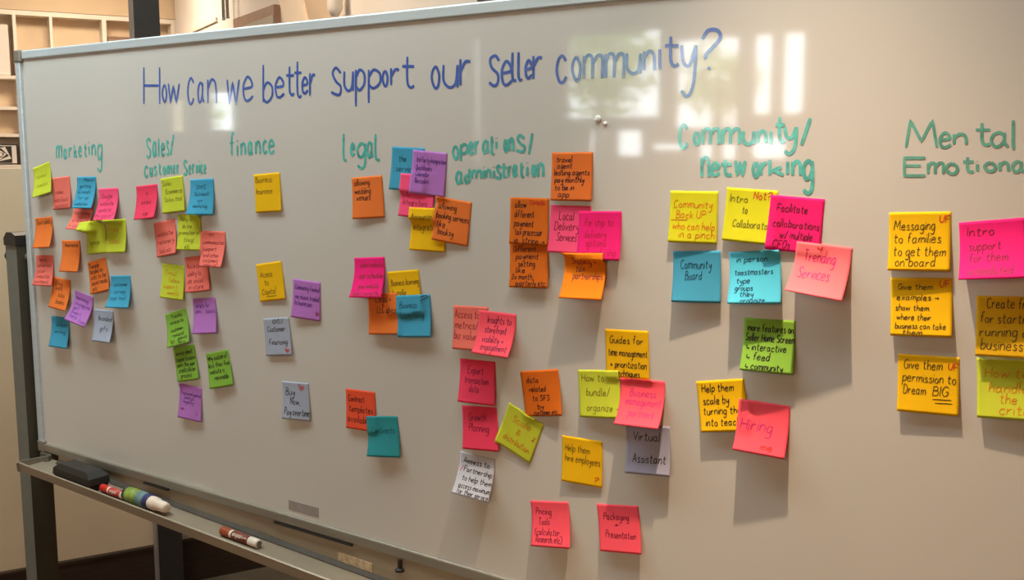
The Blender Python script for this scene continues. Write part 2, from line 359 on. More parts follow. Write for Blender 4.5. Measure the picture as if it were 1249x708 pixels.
mb = MB(); mb.prism([(-.0042, TZ+.008), (-.003, TZ+.008), (-.003, TZ+.026), (-.0042, TZ+.026)], -1.40, -1.31, lambda y, z, x: TT(y, z, x)); rel(wb, mb).build('paper_label', label_m, tray)['label'] = 'worn tan label on the tray back'
# old tape mark and a clear dot on the board
mb = MB(); mb.bbox(-1.542, -1.456, -.0006, .0002, EYE-.716, EYE-.696, .0002); tag(mb.build('tape_strip', tape_m), 'strip of grey tape stuck near the bottom edge of the board', 'tape')
dot_m = mat('clear_plastic', (232, 232, 232), .08, noise=(40, .04))  # small pale glossy dots set on the board
mb = MB(); mb.lathe([(0, .0062), (.0016, .0058), (.003, .004), (.0036, 0.0004)], (-.823, 0, EYE+.053), (0, -1, 0), 16); tag(mb.build('clear_dot', dot_m, smooth=True), 'clear dot stuck below the word seller community', 'speck')
mb = MB(); mb.lathe([(0, .0038), (.001, .0036), (.002, .0024), (.0025, .0003)], (-.810, 0, EYE+.046), (0, -1, 0), 16); tag(mb.build('clear_dot', dot_m, smooth=True), 'smaller clear dot at lower right of the larger clear dot', 'speck')

# ------------------------------------------------------------------ handwriting
FONT = {'a': '7,8 4,10 1,8 0,4 2,0 5,1 7,5|7,10 7,3 9,0', 'b': '0,19 0,0|0,6 3,10 7,8 7,3 3,0 0,2', 'c': '7,8 4,10 1,8 0,4 2,0 5,0 7,2', 'd': '7,8 4,10 1,8 0,4 2,0 5,1 7,5|7,19 7,3 8,0', 'e': '0,5 7,6 6,9 3,10 0,6 1,1 4,0 8,2', 'f': '7,18 5,19 3,16 3,0|0,10 6,11', 'g': '7,8 4,10 1,8 0,4 2,0 5,1 7,5|7,10 7,-4 4,-8 0,-6', 'h': '0,19 0,0|0,6 3,10 6,9 7,5 7,0', 'i': '1,10 1,0|1,14 1,15', 'j': '4,10 4,-4 2,-8 0,-6|4,14 4,15', 'k': '0,19 0,0|6,10 0,4|2,6 7,0', 'l': '1,19 1,2 2,0', 'm': '0,10 0,0|0,6 2,10 5,9 5,0|5,6 8,10 11,9 11,0', 'n': '0,10 0,0|0,6 3,10 6,9 7,5 7,0', 'o': '4,10 1,8 0,4 3,0 6,1 7,6 4,10', 'p': '0,10 0,-8|0,6 3,10 7,8 7,3 3,0 0,2', 'q': '7,8 4,10 1,8 0,4 2,0 5,1 7,5|7,10 7,-8', 'r': '0,10 0,0|0,5 3,9 6,9', 's': '6,8 3,10 1,8 3,5 6,3 5,0 0,1', 't': '3,16 3,3 5,0 7,1|0,11 7,11', 'u': '0,10 0,3 3,0 6,2 7,10|7,10 7,0', 'v': '0,10 3,0 3,0 7,10', 'w': '0,10 2,0 2,0 5,9 5,9 8,0 8,0 11,10', 'x': '0,10 7,0|7,10 0,0', 'y': '0,10 1,4 4,3 7,10|7,10 6,-3 3,-8 0,-6', 'z': '0,10 7,10 7,10 0,0 0,0 7,0', 'A': '0,0 4,18 4,18 9,0|2,6 7,6', 'B': '0,18 0,0|0,18 6,17 6,11 0,10|0,10 8,8 7,1 0,0', 'C': '9,15 5,18 1,14 0,8 2,1 6,0 9,3', 'D': '0,18 0,0|0,18 7,15 9,8 6,1 0,0', 'E': '9,18 0,18 0,18 0,0 0,0 9,0|0,10 7,10', 'F': '9,18 0,18 0,18 0,0|0,9 7,9', 'G': '9,15 5,18 1,14 0,8 2,1 6,0 9,4 9,8 5,8', 'H': '0,18 0,0|9,18 9,0|0,9 9,9', 'I': '0,18 0,0', 'J': '8,18 8,4 5,0 1,2', 'K': '0,18 0,0|8,18 0,8|3,10 8,0', 'L': '0,18 0,0 0,0 8,0', 'M': '0,0 2,18 2,18 7,4 7,4 12,18 12,18 14,0', 'N': '0,0 0,18 0,18 9,0 9,0 9,18', 'O': '5,18 1,14 0,7 3,0 7,1 10,9 8,16 5,18', 'P': '0,18 0,0|0,18 7,17 8,11 0,9', 'Q': '5,18 1,14 0,7 3,0 7,1 10,9 8,16 5,18|6,5 10,-1', 'R': '0,18 0,0|0,18 7,17 7,11 0,9|3,9 9,0', 'S': '8,15 5,18 1,16 2,11 7,7 7,2 4,0 0,2', 'T': '0,18 10,18|5,18 5,0', 'U': '0,18 0,5 4,0 8,4 9,18', 'V': '0,18 5,0 5,0 10,18', 'W': '0,18 3,0 3,0 7,14 7,14 11,0 11,0 14,18', 'X': '0,18 9,0|9,18 0,0', 'Y': '0,18 4,9|9,18 3,0', 'Z': '0,18 9,18 9,18 0,0 0,0 9,0', '0': '4,16 0,8 4,0 8,8 4,16', '1': '2,16 2,0', '2': '0,13 4,16 7,12 0,0 0,0 8,0', '3': '0,15 5,16 6,11 2,9 7,6 5,0 0,1', '4': '0,16 0,8 0,8 7,8|6,16 6,0', '.': '0,0 1,1', '!': '0,18 0,5|0,0 0,1', ',': '1,1 0,-3', '/': '0,-2 7,19', "'": '0,18 0,14', '?': '0,14 3,18 8,18 9,14 2,7 2,5|3,0 4,1', '+': '0,6 8,6|4,10 4,2', '&': '8,0 1,12 4,16 5,12 0,5 2,0 8,6', '-': '0,6 6,6', '(': '4,19 0,9 4,-3', '~': '0,19 4,9 0,-3', '>': '0,6 9,6|6,9 9,6 9,6 6,3', '_': '0,-3 9,-3', '%': '0,0 9,16|1,16 1,12|8,4 8,0', '^': '0,12 0,4 0,4 7,4|5,6 7,4 7,4 5,1', '*': '0,10 4,14 3,3 9,12 5,0 11,7 2,8', '=': '0,0 20,1', '#': '0,5 2,12 4,4 6,13 8,3 10,10 13,6'}
def smooth_line(P, step):
    out = []; n = len(P)
    for i in range(n-1):
        if P[i] == P[i+1]: continue
        p0 = P[i-1] if i > 0 and P[i-1] != P[i] else P[i]
        p3 = P[i+2] if i+2 < n and P[i+2] != P[i+1] else P[i+1]
        p1, p2 = P[i], P[i+1]
        for k in range(step):
            t = k/step
            out.append(tuple(.5*(2*b + (c-a)*t + (2*a-5*b+4*c-d)*t*t + (3*b-a-3*c+d)*t**3) for a, b, c, d in zip(p0, p1, p2, p3)))
    out.append(P[-1]); return out
def glyph(ch):
    return [[tuple(float(a) for a in q.split(',')) for q in s.split()] for s in FONT[ch].split('|')]
def ribbon(mb, pts, w, put, round_cap=True):
    """flat pen stroke of width w along 2D pts; put(u, v) lifts it on to its surface"""
    pts = [p for i, p in enumerate(pts) if i == 0 or math.dist(p, pts[i-1]) > w*.05]
    if len(pts) < 2: pts = [pts[0], (pts[0][0]+w*.3, pts[0][1])]
    n = len(pts); L = []; Rr = []
    for i, p in enumerate(pts):
        a = pts[max(0, i-1)]; b = pts[min(n-1, i+1)]
        d = math.hypot(b[0]-a[0], b[1]-a[1]) or 1
        nx, ny = -(b[1]-a[1])/d, (b[0]-a[0])/d
        k = w*.5*(1 if 0 < i < n-1 else .8)
        L.append((p[0]+nx*k, p[1]+ny*k)); Rr.append((p[0]-nx*k, p[1]-ny*k))
    pr = [(put(*a), put(*b)) for a, b in zip(L, Rr)]; vs = [q[0] for q in pr] + [q[1] for q in pr]
    mb.add(vs, [(i, i+1, n+i+1, n+i) for i in range(n-1)])
def text_strokes(text, u0, u1, vb, h, rnd):
    """strokes for one line of text fitted between u0 and u1, baseline vb, capital height h (all metres, v downwards)"""
    x = 0; items = []
    for ch in text:
        if ch == ' ': x += 6; continue
        g = glyph(ch); xs = [p[0] for s in g for p in s]
        items.append((g, x - min(xs), rnd.uniform(-.6, .6), rnd.uniform(.92, 1.08)))
        x += max(xs)-min(xs) + 3.2
    tot = max(x-3.2, 2); sx = (u1-u0)/tot; sy = h/18
    sx = min(sx, sy*2.2)
    out = []
    for g, ox, dy, sc in items:
        for s in g:
            P = [(u0+(p[0]+ox+.12*p[1])*sx, vb-(p[1]*sc+dy)*sy) for p in s]
            out.append(smooth_line(P, 3))
    return out

# writing on the board itself (strokes as measured on the board, millimetres from its reference point)
BOARD_INK = {
'title_How': ('blue',0.0052,[[(-1957.0,185.1),(-1962.9,107.8)],[(-1902.4,182.5),(-1907.9,106.3)],[(-1960.0,146.6),(-1905.2,144.5)],[(-1887.5,146.1),(-1893.9,139.3),(-1897.0,125.3),(-1892.0,111.0),(-1885.7,114.3),(-1882.5,131.8),(-1887.5,146.1)],[(-1874.7,147.3),(-1870.9,107.0),(-1870.9,107.0),(-1858.4,142.6),(-1858.4,142.6),(-1851.0,106.4),(-1851.0,106.4),(-1838.5,145.9)]]),
'title_can': ('blue',0.0052,[[(-1791.4,145.5),(-1798.9,156.0),(-1807.6,146.1),(-1811.7,125.8),(-1807.6,105.2),(-1799.4,105.0),(-1793.4,115.0)],[(-1763.2,137.4),(-1769.0,145.5),(-1775.8,137.8),(-1778.9,122.0),(-1775.6,106.0),(-1769.1,109.8),(-1763.9,125.5)],[(-1762.7,145.3),(-1764.4,117.6),(-1761.0,105.5)],[(-1745.7,150.5),(-1748.6,103.5)],[(-1746.9,131.8),(-1734.5,150.0),(-1723.6,144.9),(-1720.9,126.2),(-1722.3,102.8)]]),
'title_we': ('blue',0.0052,[[(-1685.7,148.0),(-1681.7,100.0),(-1681.7,100.0),(-1669.5,142.6),(-1669.5,142.6),(-1661.9,99.5),(-1661.9,99.5),(-1649.6,146.6)],[(-1638.3,128.1),(-1612.7,131.7),(-1615.6,145.4),(-1626.2,150.4),(-1638.1,132.7),(-1635.6,109.7),(-1624.9,104.8),(-1609.9,113.5)]]),
'title_better': ('blue',0.0052,[[(-1577.6,171.8),(-1581.0,100.4)],[(-1579.9,123.0),(-1568.5,137.6),(-1554.7,129.6),(-1555.6,110.9),(-1570.3,100.1),(-1580.6,108.0)],[(-1544.6,127.4),(-1523.1,130.3),(-1525.7,141.5),(-1534.7,145.6),(-1544.5,131.1),(-1542.2,112.4),(-1533.2,108.4),(-1520.7,115.4)],[(-1503.9,165.1),(-1505.6,122.1),(-1499.9,111.9),(-1493.6,115.0)],[(-1513.9,149.0),(-1492.2,148.1)],[(-1482.1,173.2),(-1484.2,119.3),(-1479.2,106.7),(-1473.6,110.7)],[(-1491.2,152.9),(-1472.0,152.0)],[(-1470.7,128.5),(-1457.1,130.8),(-1458.7,139.5),(-1464.4,142.6),(-1470.6,131.4),(-1469.2,116.9),(-1463.5,113.8),(-1455.6,119.3)],[(-1449.2,150.4),(-1450.7,108.8)],[(-1449.9,129.7),(-1442.6,146.0),(-1435.8,145.7)]]),
'title_support': ('blue',0.0052,[[(-1369.0,146.6),(-1381.2,156.9),(-1389.8,147.5),(-1381.9,132.5),(-1369.8,122.3),(-1374.4,107.9),(-1395.1,113.4)],[(-1359.8,149.4),(-1360.5,125.2),(-1351.4,114.5),(-1341.9,121.0),(-1338.0,148.4)],[(-1338.0,148.4),(-1339.0,114.0)],[(-1331.0,151.0),(-1332.8,86.0)],[(-1331.4,136.6),(-1322.2,150.6),(-1310.8,142.9),(-1311.3,125.0),(-1323.2,114.7),(-1331.8,122.2)],[(-1299.4,149.6),(-1300.9,91.0)],[(-1299.7,136.6),(-1287.9,149.0),(-1272.9,141.9),(-1273.2,125.8),(-1288.7,116.7),(-1300.1,123.6)],[(-1259.3,146.3),(-1264.4,141.2),(-1266.3,130.7),(-1261.5,119.9),(-1256.6,122.4),(-1254.6,135.5),(-1259.3,146.3)],[(-1245.8,149.9),(-1246.4,120.8)],[(-1246.1,135.3),(-1236.7,146.6),(-1227.5,146.1)],[(-1207.8,167.6),(-1208.6,125.0),(-1200.9,114.8),(-1193.0,117.8)],[(-1220.0,151.8),(-1192.5,150.5)]]),
'title_our': ('blue',0.0052,[[(-1143.6,148.5),(-1150.7,141.6),(-1153.2,127.1),(-1146.4,112.1),(-1139.4,115.5),(-1136.9,133.7),(-1143.6,148.5)],[(-1127.0,149.8),(-1127.3,123.5),(-1114.3,111.7),(-1101.3,118.7),(-1096.8,148.3)],[(-1096.8,148.3),(-1097.1,111.0)],[(-1090.7,157.4),(-1091.1,114.2)],[(-1090.9,135.8),(-1080.3,152.5),(-1069.8,152.0)]]),
'title_seller': ('blue',0.0052,[[(-1010.8,150.5),(-1018.3,158.9),(-1028.4,154.1),(-1025.9,140.6),(-1013.4,129.3),(-1013.4,116.0),(-1021.0,110.9),(-1031.1,116.7)],[(-1005.3,130.4),(-987.2,133.3),(-989.8,144.5),(-997.5,148.6),(-1005.2,134.1),(-1002.7,115.3),(-994.9,111.2),(-984.6,118.3)],[(-984.0,162.2),(-984.0,122.5),(-976.5,117.5)],[(-971.9,162.2),(-971.8,122.8),(-964.4,117.8)],[(-958.2,134.4),(-946.8,136.6),(-948.5,144.8),(-953.4,147.7),(-958.2,137.1),(-956.6,123.6),(-951.7,120.7),(-945.2,125.8)],[(-943.2,154.8),(-943.1,118.9)],[(-943.2,136.9),(-934.7,150.8),(-926.3,150.4)]]),
'title_community?': ('blue',0.0052,[[(-881.3,143.6),(-888.9,151.9),(-896.4,144.4),(-898.8,128.6),(-893.6,112.4),(-886.1,112.1),(-881.1,119.9)],[(-862.0,149.2),(-868.1,142.4),(-870.0,128.3),(-863.7,113.7),(-857.6,117.1),(-855.8,134.7),(-862.0,149.2)],[(-849.4,149.8),(-849.1,115.6)],[(-849.3,136.2),(-843.4,149.5),(-834.3,145.6),(-834.0,115.0)],[(-834.2,135.4),(-825.4,148.5),(-816.4,144.7),(-816.0,114.3)],[(-810.2,150.1),(-809.7,115.2)],[(-810.0,136.2),(-804.6,149.8),(-796.1,145.9),(-795.7,114.6)],[(-796.0,135.5),(-787.8,148.9),(-779.5,145.0),(-779.0,113.9)],[(-774.3,149.4),(-773.9,128.6),(-763.8,119.3),(-754.0,124.8),(-751.1,148.1)],[(-751.1,148.1),(-750.6,118.7)],[(-745.0,150.7),(-744.5,123.2)],[(-744.8,139.7),(-737.7,150.3),(-730.4,147.2),(-727.8,136.1),(-727.5,122.4)],[(-719.4,152.2),(-718.8,123.2)],[(-701.8,169.4),(-701.1,135.4),(-694.6,127.2),(-688.4,129.6)],[(-711.0,156.9),(-689.0,155.6)],[(-684.6,156.0),(-680.8,131.7),(-670.9,127.2),(-661.9,154.7)],[(-661.9,154.7),(-663.8,102.9),(-673.1,83.1),(-683.1,91.5)],[(-651.9,162.5),(-643.3,174.0),(-628.7,173.0),(-625.5,160.9),(-645.4,141.0),(-645.2,135.0)],[(-641.9,119.7),(-639.0,122.6)]]),
'marketing': ('teal',0.0052,[[(-2309.8,18.1),(-2312.6,-9.1)],[(-2310.9,7.2),(-2305.8,18.1),(-2300.1,15.3),(-2302.6,-9.0)],[(-2301.0,7.2),(-2293.9,18.0),(-2288.3,15.3),(-2290.8,-9.0)],[(-2270.7,7.0),(-2273.9,11.3),(-2278.0,7.0),(-2280.1,-1.5),(-2278.5,-10.0),(-2274.6,-7.8),(-2271.4,0.7)],[(-2270.3,11.3),(-2271.8,-3.6),(-2270.0,-9.9)],[(-2258.0,15.0),(-2260.2,-7.1)],[(-2259.1,4.0),(-2252.2,12.8),(-2246.1,12.8)],[(-2235.5,21.7),(-2238.4,-7.8)],[(-2228.0,7.8),(-2237.8,-1.5)],[(-2234.5,1.6),(-2228.0,-7.8)],[(-2218.7,5.8),(-2208.0,8.0),(-2208.9,14.5),(-2213.2,16.7),(-2218.5,8.0),(-2218.0,-2.9),(-2213.8,-5.1),(-2207.4,-0.7)],[(-2191.0,23.4),(-2193.2,0.3),(-2190.9,-5.1),(-2187.9,-3.3)],[(-2196.1,14.5),(-2186.2,14.5)],[(-2176.9,18.1),(-2178.7,-1.3)],[(-2176.2,25.8),(-2176.0,27.8)],[(-2164.9,20.3),(-2167.1,-3.2)],[(-2165.8,10.9),(-2159.2,20.2),(-2153.8,17.9),(-2152.7,8.5),(-2153.8,-3.2)],[(-2126.9,15.3),(-2133.1,22.0),(-2140.6,15.3),(-2144.0,1.9),(-2140.7,-11.5),(-2133.5,-8.1),(-2127.8,5.2)],[(-2126.3,21.9),(-2130.5,-24.9),(-2138.5,-38.4),(-2147.1,-31.7)]]),
'sales': ('teal',0.0052,[[(-1945.3,26.5),(-1950.3,33.3),(-1958.1,28.8),(-1957.1,17.6),(-1948.5,8.5),(-1949.3,-2.7),(-1955.2,-7.2),(-1962.3,-2.7)],[(-1928.2,19.9),(-1931.7,26.1),(-1936.1,20.0),(-1938.3,7.6),(-1936.6,-4.7),(-1932.4,-1.6),(-1928.9,10.7)],[(-1927.7,26.1),(-1929.3,4.5),(-1927.4,-4.7)],[(-1916.6,33.0),(-1919.0,0.8),(-1917.2,-3.0)],[(-1908.6,9.8),(-1899.0,12.3),(-1899.8,19.9),(-1903.7,22.5),(-1908.4,12.3),(-1908.0,-0.4),(-1904.1,-3.0),(-1898.4,2.1)],[(-1882.9,21.8),(-1886.2,27.5),(-1889.0,21.8),(-1887.2,13.2),(-1883.9,7.4),(-1885.7,-1.2),(-1891.6,1.7)],[(-1877.9,-2.4),(-1864.8,41.1)],[(-1958.9,-31.1),(-1963.6,-26.8),(-1969.0,-31.2),(-1971.3,-39.9),(-1968.6,-48.7),(-1963.6,-48.6),(-1959.9,-44.2)],[(-1951.1,-28.4),(-1952.1,-41.6),(-1949.3,-47.2),(-1945.8,-43.4),(-1943.6,-28.4)],[(-1943.6,-28.4),(-1945.0,-47.1)],[(-1929.3,-30.3),(-1932.7,-26.5),(-1935.5,-30.3),(-1933.4,-35.9),(-1929.9,-39.6),(-1931.6,-45.2),(-1937.7,-43.4)],[(-1917.0,-19.4),(-1918.3,-38.1),(-1916.4,-42.4),(-1914.0,-40.9)],[(-1920.9,-26.6),(-1912.9,-26.6)],[(-1900.7,-26.3),(-1904.1,-29.5),(-1905.6,-35.9),(-1902.9,-42.3),(-1899.6,-40.6),(-1898.0,-32.7),(-1900.7,-26.3)],[(-1890.8,-26.3),(-1891.9,-42.1)],[(-1891.2,-32.6),(-1888.2,-26.2),(-1884.5,-27.8),(-1885.5,-42.1)],[(-1884.8,-32.5),(-1880.5,-26.2),(-1876.8,-27.7),(-1877.8,-42.0)],[(-1869.8,-31.8),(-1865.8,-30.3),(-1866.1,-25.8),(-1867.7,-24.4),(-1869.7,-30.3),(-1869.7,-37.8),(-1868.1,-39.3),(-1865.7,-36.3)],[(-1857.0,-22.6),(-1858.2,-40.9)],[(-1857.6,-31.7),(-1854.9,-24.4),(-1852.7,-24.4)],[(-1823.8,-18.7),(-1827.5,-13.8),(-1833.2,-17.1),(-1832.4,-25.3),(-1826.0,-31.8),(-1826.5,-40.0),(-1830.8,-43.4),(-1836.1,-40.1)],[(-1817.6,-32.2),(-1813.7,-30.6),(-1813.9,-25.7),(-1815.4,-24.0),(-1817.5,-30.6),(-1817.4,-38.8),(-1815.9,-40.4),(-1813.5,-37.1)],[(-1804.9,-20.6),(-1806.2,-40.3)],[(-1805.5,-30.4),(-1802.9,-22.5),(-1800.7,-22.5)],[(-1793.2,-22.2),(-1792.9,-39.3),(-1792.9,-39.3),(-1790.0,-22.2)],[(-1783.6,-21.9),(-1784.6,-38.4)],[(-1783.1,-15.3),(-1783.0,-13.7)],[(-1775.3,-25.3),(-1776.4,-22.1),(-1778.0,-25.3),(-1778.8,-31.8),(-1778.3,-38.3),(-1777.0,-38.3),(-1775.9,-35.1)],[(-1768.7,-30.6),(-1764.4,-29.0),(-1764.7,-24.4),(-1766.4,-22.9),(-1768.6,-29.0),(-1768.5,-36.7),(-1766.8,-38.2),(-1764.2,-35.1)]]),
'finance': ('teal',0.0052,[[(-1670.1,39.9),(-1673.6,42.3),(-1677.6,35.3),(-1679.7,-2.8)],[(-1683.9,21.1),(-1672.8,23.4)],[(-1661.6,17.5),(-1662.6,-2.8)],[(-1661.1,25.5),(-1661.0,27.6)],[(-1650.2,21.0),(-1651.3,-1.1)],[(-1650.7,12.2),(-1644.9,21.0),(-1639.8,18.7),(-1638.4,9.9),(-1639.0,-1.1)],[(-1619.7,19.2),(-1623.5,24.1),(-1627.8,19.2),(-1629.6,9.5),(-1627.4,-0.3),(-1623.2,2.1),(-1620.0,11.9)],[(-1619.4,24.0),(-1620.3,7.0),(-1617.9,-0.3)],[(-1606.1,23.9),(-1607.2,0.5)],[(-1606.6,14.6),(-1600.9,23.9),(-1595.9,21.5),(-1594.6,12.2),(-1595.2,0.5)],[(-1574.9,21.5),(-1578.9,26.1),(-1583.2,21.5),(-1585.1,12.2),(-1582.7,2.9),(-1578.5,2.9),(-1575.5,7.5)],[(-1568.4,14.5),(-1555.3,16.9),(-1556.8,24.3),(-1562.2,26.8),(-1568.2,17.0),(-1566.9,4.6),(-1561.5,2.1),(-1553.9,7.0)]]),
'legal': ('teal',0.0052,[[(-1365.2,37.2),(-1366.5,-6.4),(-1359.1,-11.5)],[(-1347.3,8.3),(-1339.4,10.3),(-1340.4,16.5),(-1343.7,18.6),(-1347.2,10.4),(-1346.4,0.0),(-1343.1,-2.1),(-1338.6,2.1)],[(-1312.0,14.5),(-1319.8,19.5),(-1327.9,14.6),(-1330.9,4.6),(-1325.8,-5.4),(-1317.8,-2.9),(-1312.2,7.0)],[(-1311.9,19.5),(-1312.8,-15.4),(-1321.0,-25.4),(-1331.5,-20.5)],[(-1295.8,15.8),(-1300.1,21.1),(-1304.7,15.9),(-1306.4,5.2),(-1303.7,-5.4),(-1299.2,-2.7),(-1296.0,7.9)],[(-1295.7,21.1),(-1296.1,2.6),(-1293.4,-5.4)],[(-1285.6,35.8),(-1286.5,-5.5),(-1276.1,-10.3)]]),
'operations': ('teal',0.0052,[[(-1101.7,13.7),(-1106.4,9.4),(-1108.0,0.8),(-1103.4,-7.8),(-1098.8,-5.7),(-1097.1,5.1),(-1101.7,13.7)],[(-1091.0,16.4),(-1091.2,-11.9)],[(-1091.1,10.1),(-1085.3,16.3),(-1077.7,13.2),(-1077.8,5.4),(-1085.4,0.7),(-1091.1,3.8)],[(-1073.5,9.7),(-1065.9,11.6),(-1067.0,17.1),(-1070.2,19.0),(-1073.5,11.6),(-1072.5,2.3),(-1069.3,0.4),(-1064.9,4.2)],[(-1060.3,21.6),(-1060.4,-0.2)],[(-1060.4,10.7),(-1056.9,19.4),(-1053.4,19.4)],[(-1034.7,17.7),(-1038.7,21.5),(-1042.8,17.7),(-1044.2,10.1),(-1041.5,2.5),(-1037.4,4.4),(-1034.7,12.0)],[(-1034.6,21.4),(-1034.7,8.2),(-1032.0,2.5)],[(-1026.0,29.4),(-1026.0,5.9),(-1024.1,0.4),(-1022.2,2.3)],[(-1028.9,20.4),(-1022.1,20.3)],[(-1016.2,20.6),(-1016.2,8.5)],[(-1016.2,25.4),(-1016.2,26.7)],[(-997.0,23.8),(-999.6,20.0),(-1000.4,12.2),(-997.9,4.4),(-995.3,6.4),(-994.5,16.1),(-997.0,23.8)],[(-989.9,25.1),(-989.9,5.1)],[(-989.9,17.1),(-986.6,25.1),(-983.4,23.0),(-982.3,15.1),(-982.3,5.1)],[(-960.2,24.8),(-968.5,30.2),(-974.0,24.9),(-968.5,17.0),(-960.2,11.6),(-962.9,3.7),(-976.8,6.4)],[(-951.5,-0.1),(-945.0,33.2)],[(-1090.6,-33.7),(-1095.2,-29.9),(-1099.8,-33.8),(-1101.4,-41.6),(-1098.4,-49.3),(-1093.8,-47.3),(-1090.6,-39.5)],[(-1090.6,-29.8),(-1090.7,-43.4),(-1087.7,-49.1)],[(-1073.1,-37.9),(-1077.2,-35.6),(-1081.3,-38.0),(-1082.7,-42.9),(-1080.0,-47.6),(-1075.9,-46.4),(-1073.2,-41.5)],[(-1073.0,-24.7),(-1073.2,-43.9),(-1071.8,-47.5)],[(-1067.5,-28.2),(-1067.6,-40.6)],[(-1067.6,-33.2),(-1064.1,-28.2),(-1058.9,-29.4),(-1058.9,-40.5)],[(-1058.9,-33.1),(-1053.7,-28.1),(-1048.5,-29.3),(-1048.6,-40.3)],[(-1042.1,-27.0),(-1042.1,-40.2)],[(-1042.1,-21.7),(-1042.0,-20.4)],[(-1037.5,-26.5),(-1037.6,-38.8)],[(-1037.6,-31.4),(-1033.7,-26.4),(-1030.0,-27.6),(-1028.7,-32.5),(-1028.7,-38.7)],[(-1021.3,-26.8),(-1021.4,-40.0)],[(-1021.3,-21.6),(-1021.3,-20.3)],[(-1007.8,-23.0),(-1012.5,-18.9),(-1015.6,-23.1),(-1012.5,-29.3),(-1007.8,-33.5),(-1009.4,-39.8),(-1017.2,-37.8)],[(-1001.5,-14.8),(-1001.5,-32.8),(-998.8,-37.0),(-996.2,-35.5)],[(-1005.5,-21.7),(-996.2,-21.7)],[(-992.2,-20.1),(-992.2,-36.9)],[(-992.2,-28.5),(-989.6,-21.7),(-986.9,-21.7)],[(-976.4,-22.0),(-979.0,-18.6),(-981.5,-22.0),(-982.3,-28.7),(-980.6,-35.4),(-978.1,-33.7),(-976.4,-27.0)],[(-976.5,-18.6),(-976.4,-30.3),(-974.8,-35.3)],[(-966.0,-13.3),(-966.0,-32.2),(-963.9,-36.5),(-961.7,-35.0)],[(-969.2,-20.6),(-961.8,-20.5)],[(-954.6,-20.5),(-954.5,-35.1)],[(-954.6,-14.7),(-954.6,-13.2)],[(-941.8,-17.1),(-944.2,-20.7),(-945.0,-27.8),(-942.5,-34.9),(-940.1,-33.1),(-939.3,-24.2),(-941.8,-17.1)],[(-933.9,-15.7),(-933.8,-36.1)],[(-933.9,-23.9),(-929.4,-15.7),(-924.9,-17.7),(-923.4,-25.8),(-923.3,-36.0)]]),
'community': ('teal',0.0052,[[(-672.3,35.9),(-677.9,42.5),(-683.1,36.1),(-684.6,23.0),(-680.7,9.9),(-675.3,9.9),(-671.9,16.4)],[(-656.9,31.6),(-660.1,28.2),(-661.1,21.4),(-657.6,14.5),(-654.3,16.2),(-653.4,24.8),(-656.9,31.6)],[(-647.5,35.7),(-647.0,14.5)],[(-647.3,27.2),(-643.1,35.6),(-636.3,33.4),(-635.8,14.4)],[(-636.2,27.1),(-629.8,35.5),(-623.1,33.3),(-622.6,14.3)],[(-617.1,35.3),(-616.5,14.3)],[(-616.9,26.9),(-612.5,35.2),(-605.6,33.0),(-605.1,14.2)],[(-605.5,26.8),(-598.9,35.0),(-592.0,32.9),(-591.5,14.1)],[(-585.9,31.9),(-585.5,19.5),(-578.6,14.1),(-571.9,17.6),(-570.1,31.7)],[(-570.1,31.7),(-569.6,14.0)],[(-564.1,31.6),(-563.6,15.6)],[(-563.9,25.2),(-559.2,31.6),(-554.2,29.9),(-552.4,23.5),(-552.1,15.5)],[(-545.4,31.4),(-544.8,13.9)],[(-533.8,50.2),(-532.8,23.4),(-528.9,17.1),(-525.3,19.2)],[(-539.0,40.0),(-526.0,39.8)],[(-526.0,36.7),(-523.2,24.6),(-515.8,22.5),(-509.2,36.5)],[(-509.2,36.5),(-510.6,10.4),(-517.5,0.4),(-524.9,4.4)],[(-501.5,12.5),(-490.6,48.2)],[(-648.2,-4.8),(-647.5,-32.5)],[(-648.0,-15.9),(-643.5,-4.8),(-638.7,-7.5),(-636.9,-18.5),(-636.5,-32.4)],[(-632.4,-21.4),(-621.9,-19.7),(-623.5,-14.6),(-628.1,-12.9),(-632.5,-19.7),(-630.7,-28.3),(-626.1,-29.9),(-620.1,-26.4)],[(-611.8,-7.7),(-611.3,-25.6),(-606.5,-29.7),(-601.8,-28.3)],[(-618.7,-14.6),(-602.2,-14.5)],[(-596.4,-9.3),(-593.1,-29.5),(-593.1,-29.5),(-589.6,-11.3),(-589.6,-11.3),(-585.1,-29.4),(-585.1,-29.4),(-581.7,-9.2)],[(-565.8,-11.4),(-568.8,-15.3),(-569.6,-23.1),(-566.2,-30.8),(-563.2,-28.8),(-562.4,-19.1),(-565.8,-11.4)],[(-558.6,-11.4),(-558.0,-29.1)],[(-558.3,-20.3),(-554.0,-13.1),(-549.5,-13.1)],[(-545.6,-7.5),(-544.9,-29.0)],[(-528.5,-17.5),(-545.0,-24.4)],[(-539.5,-22.1),(-525.3,-28.7)],[(-520.2,-10.1),(-519.6,-27.5)],[(-513.1,-10.1),(-512.4,-28.6)],[(-512.8,-17.5),(-508.3,-10.1),(-503.5,-11.9),(-501.7,-19.2),(-501.3,-28.5)],[(-485.6,-13.7),(-491.0,-8.9),(-495.9,-13.8),(-497.3,-23.5),(-493.5,-33.2),(-488.4,-30.7),(-485.3,-21.0)],[(-485.8,-8.9),(-484.5,-42.9),(-489.3,-52.7),(-496.4,-48.0)]]),
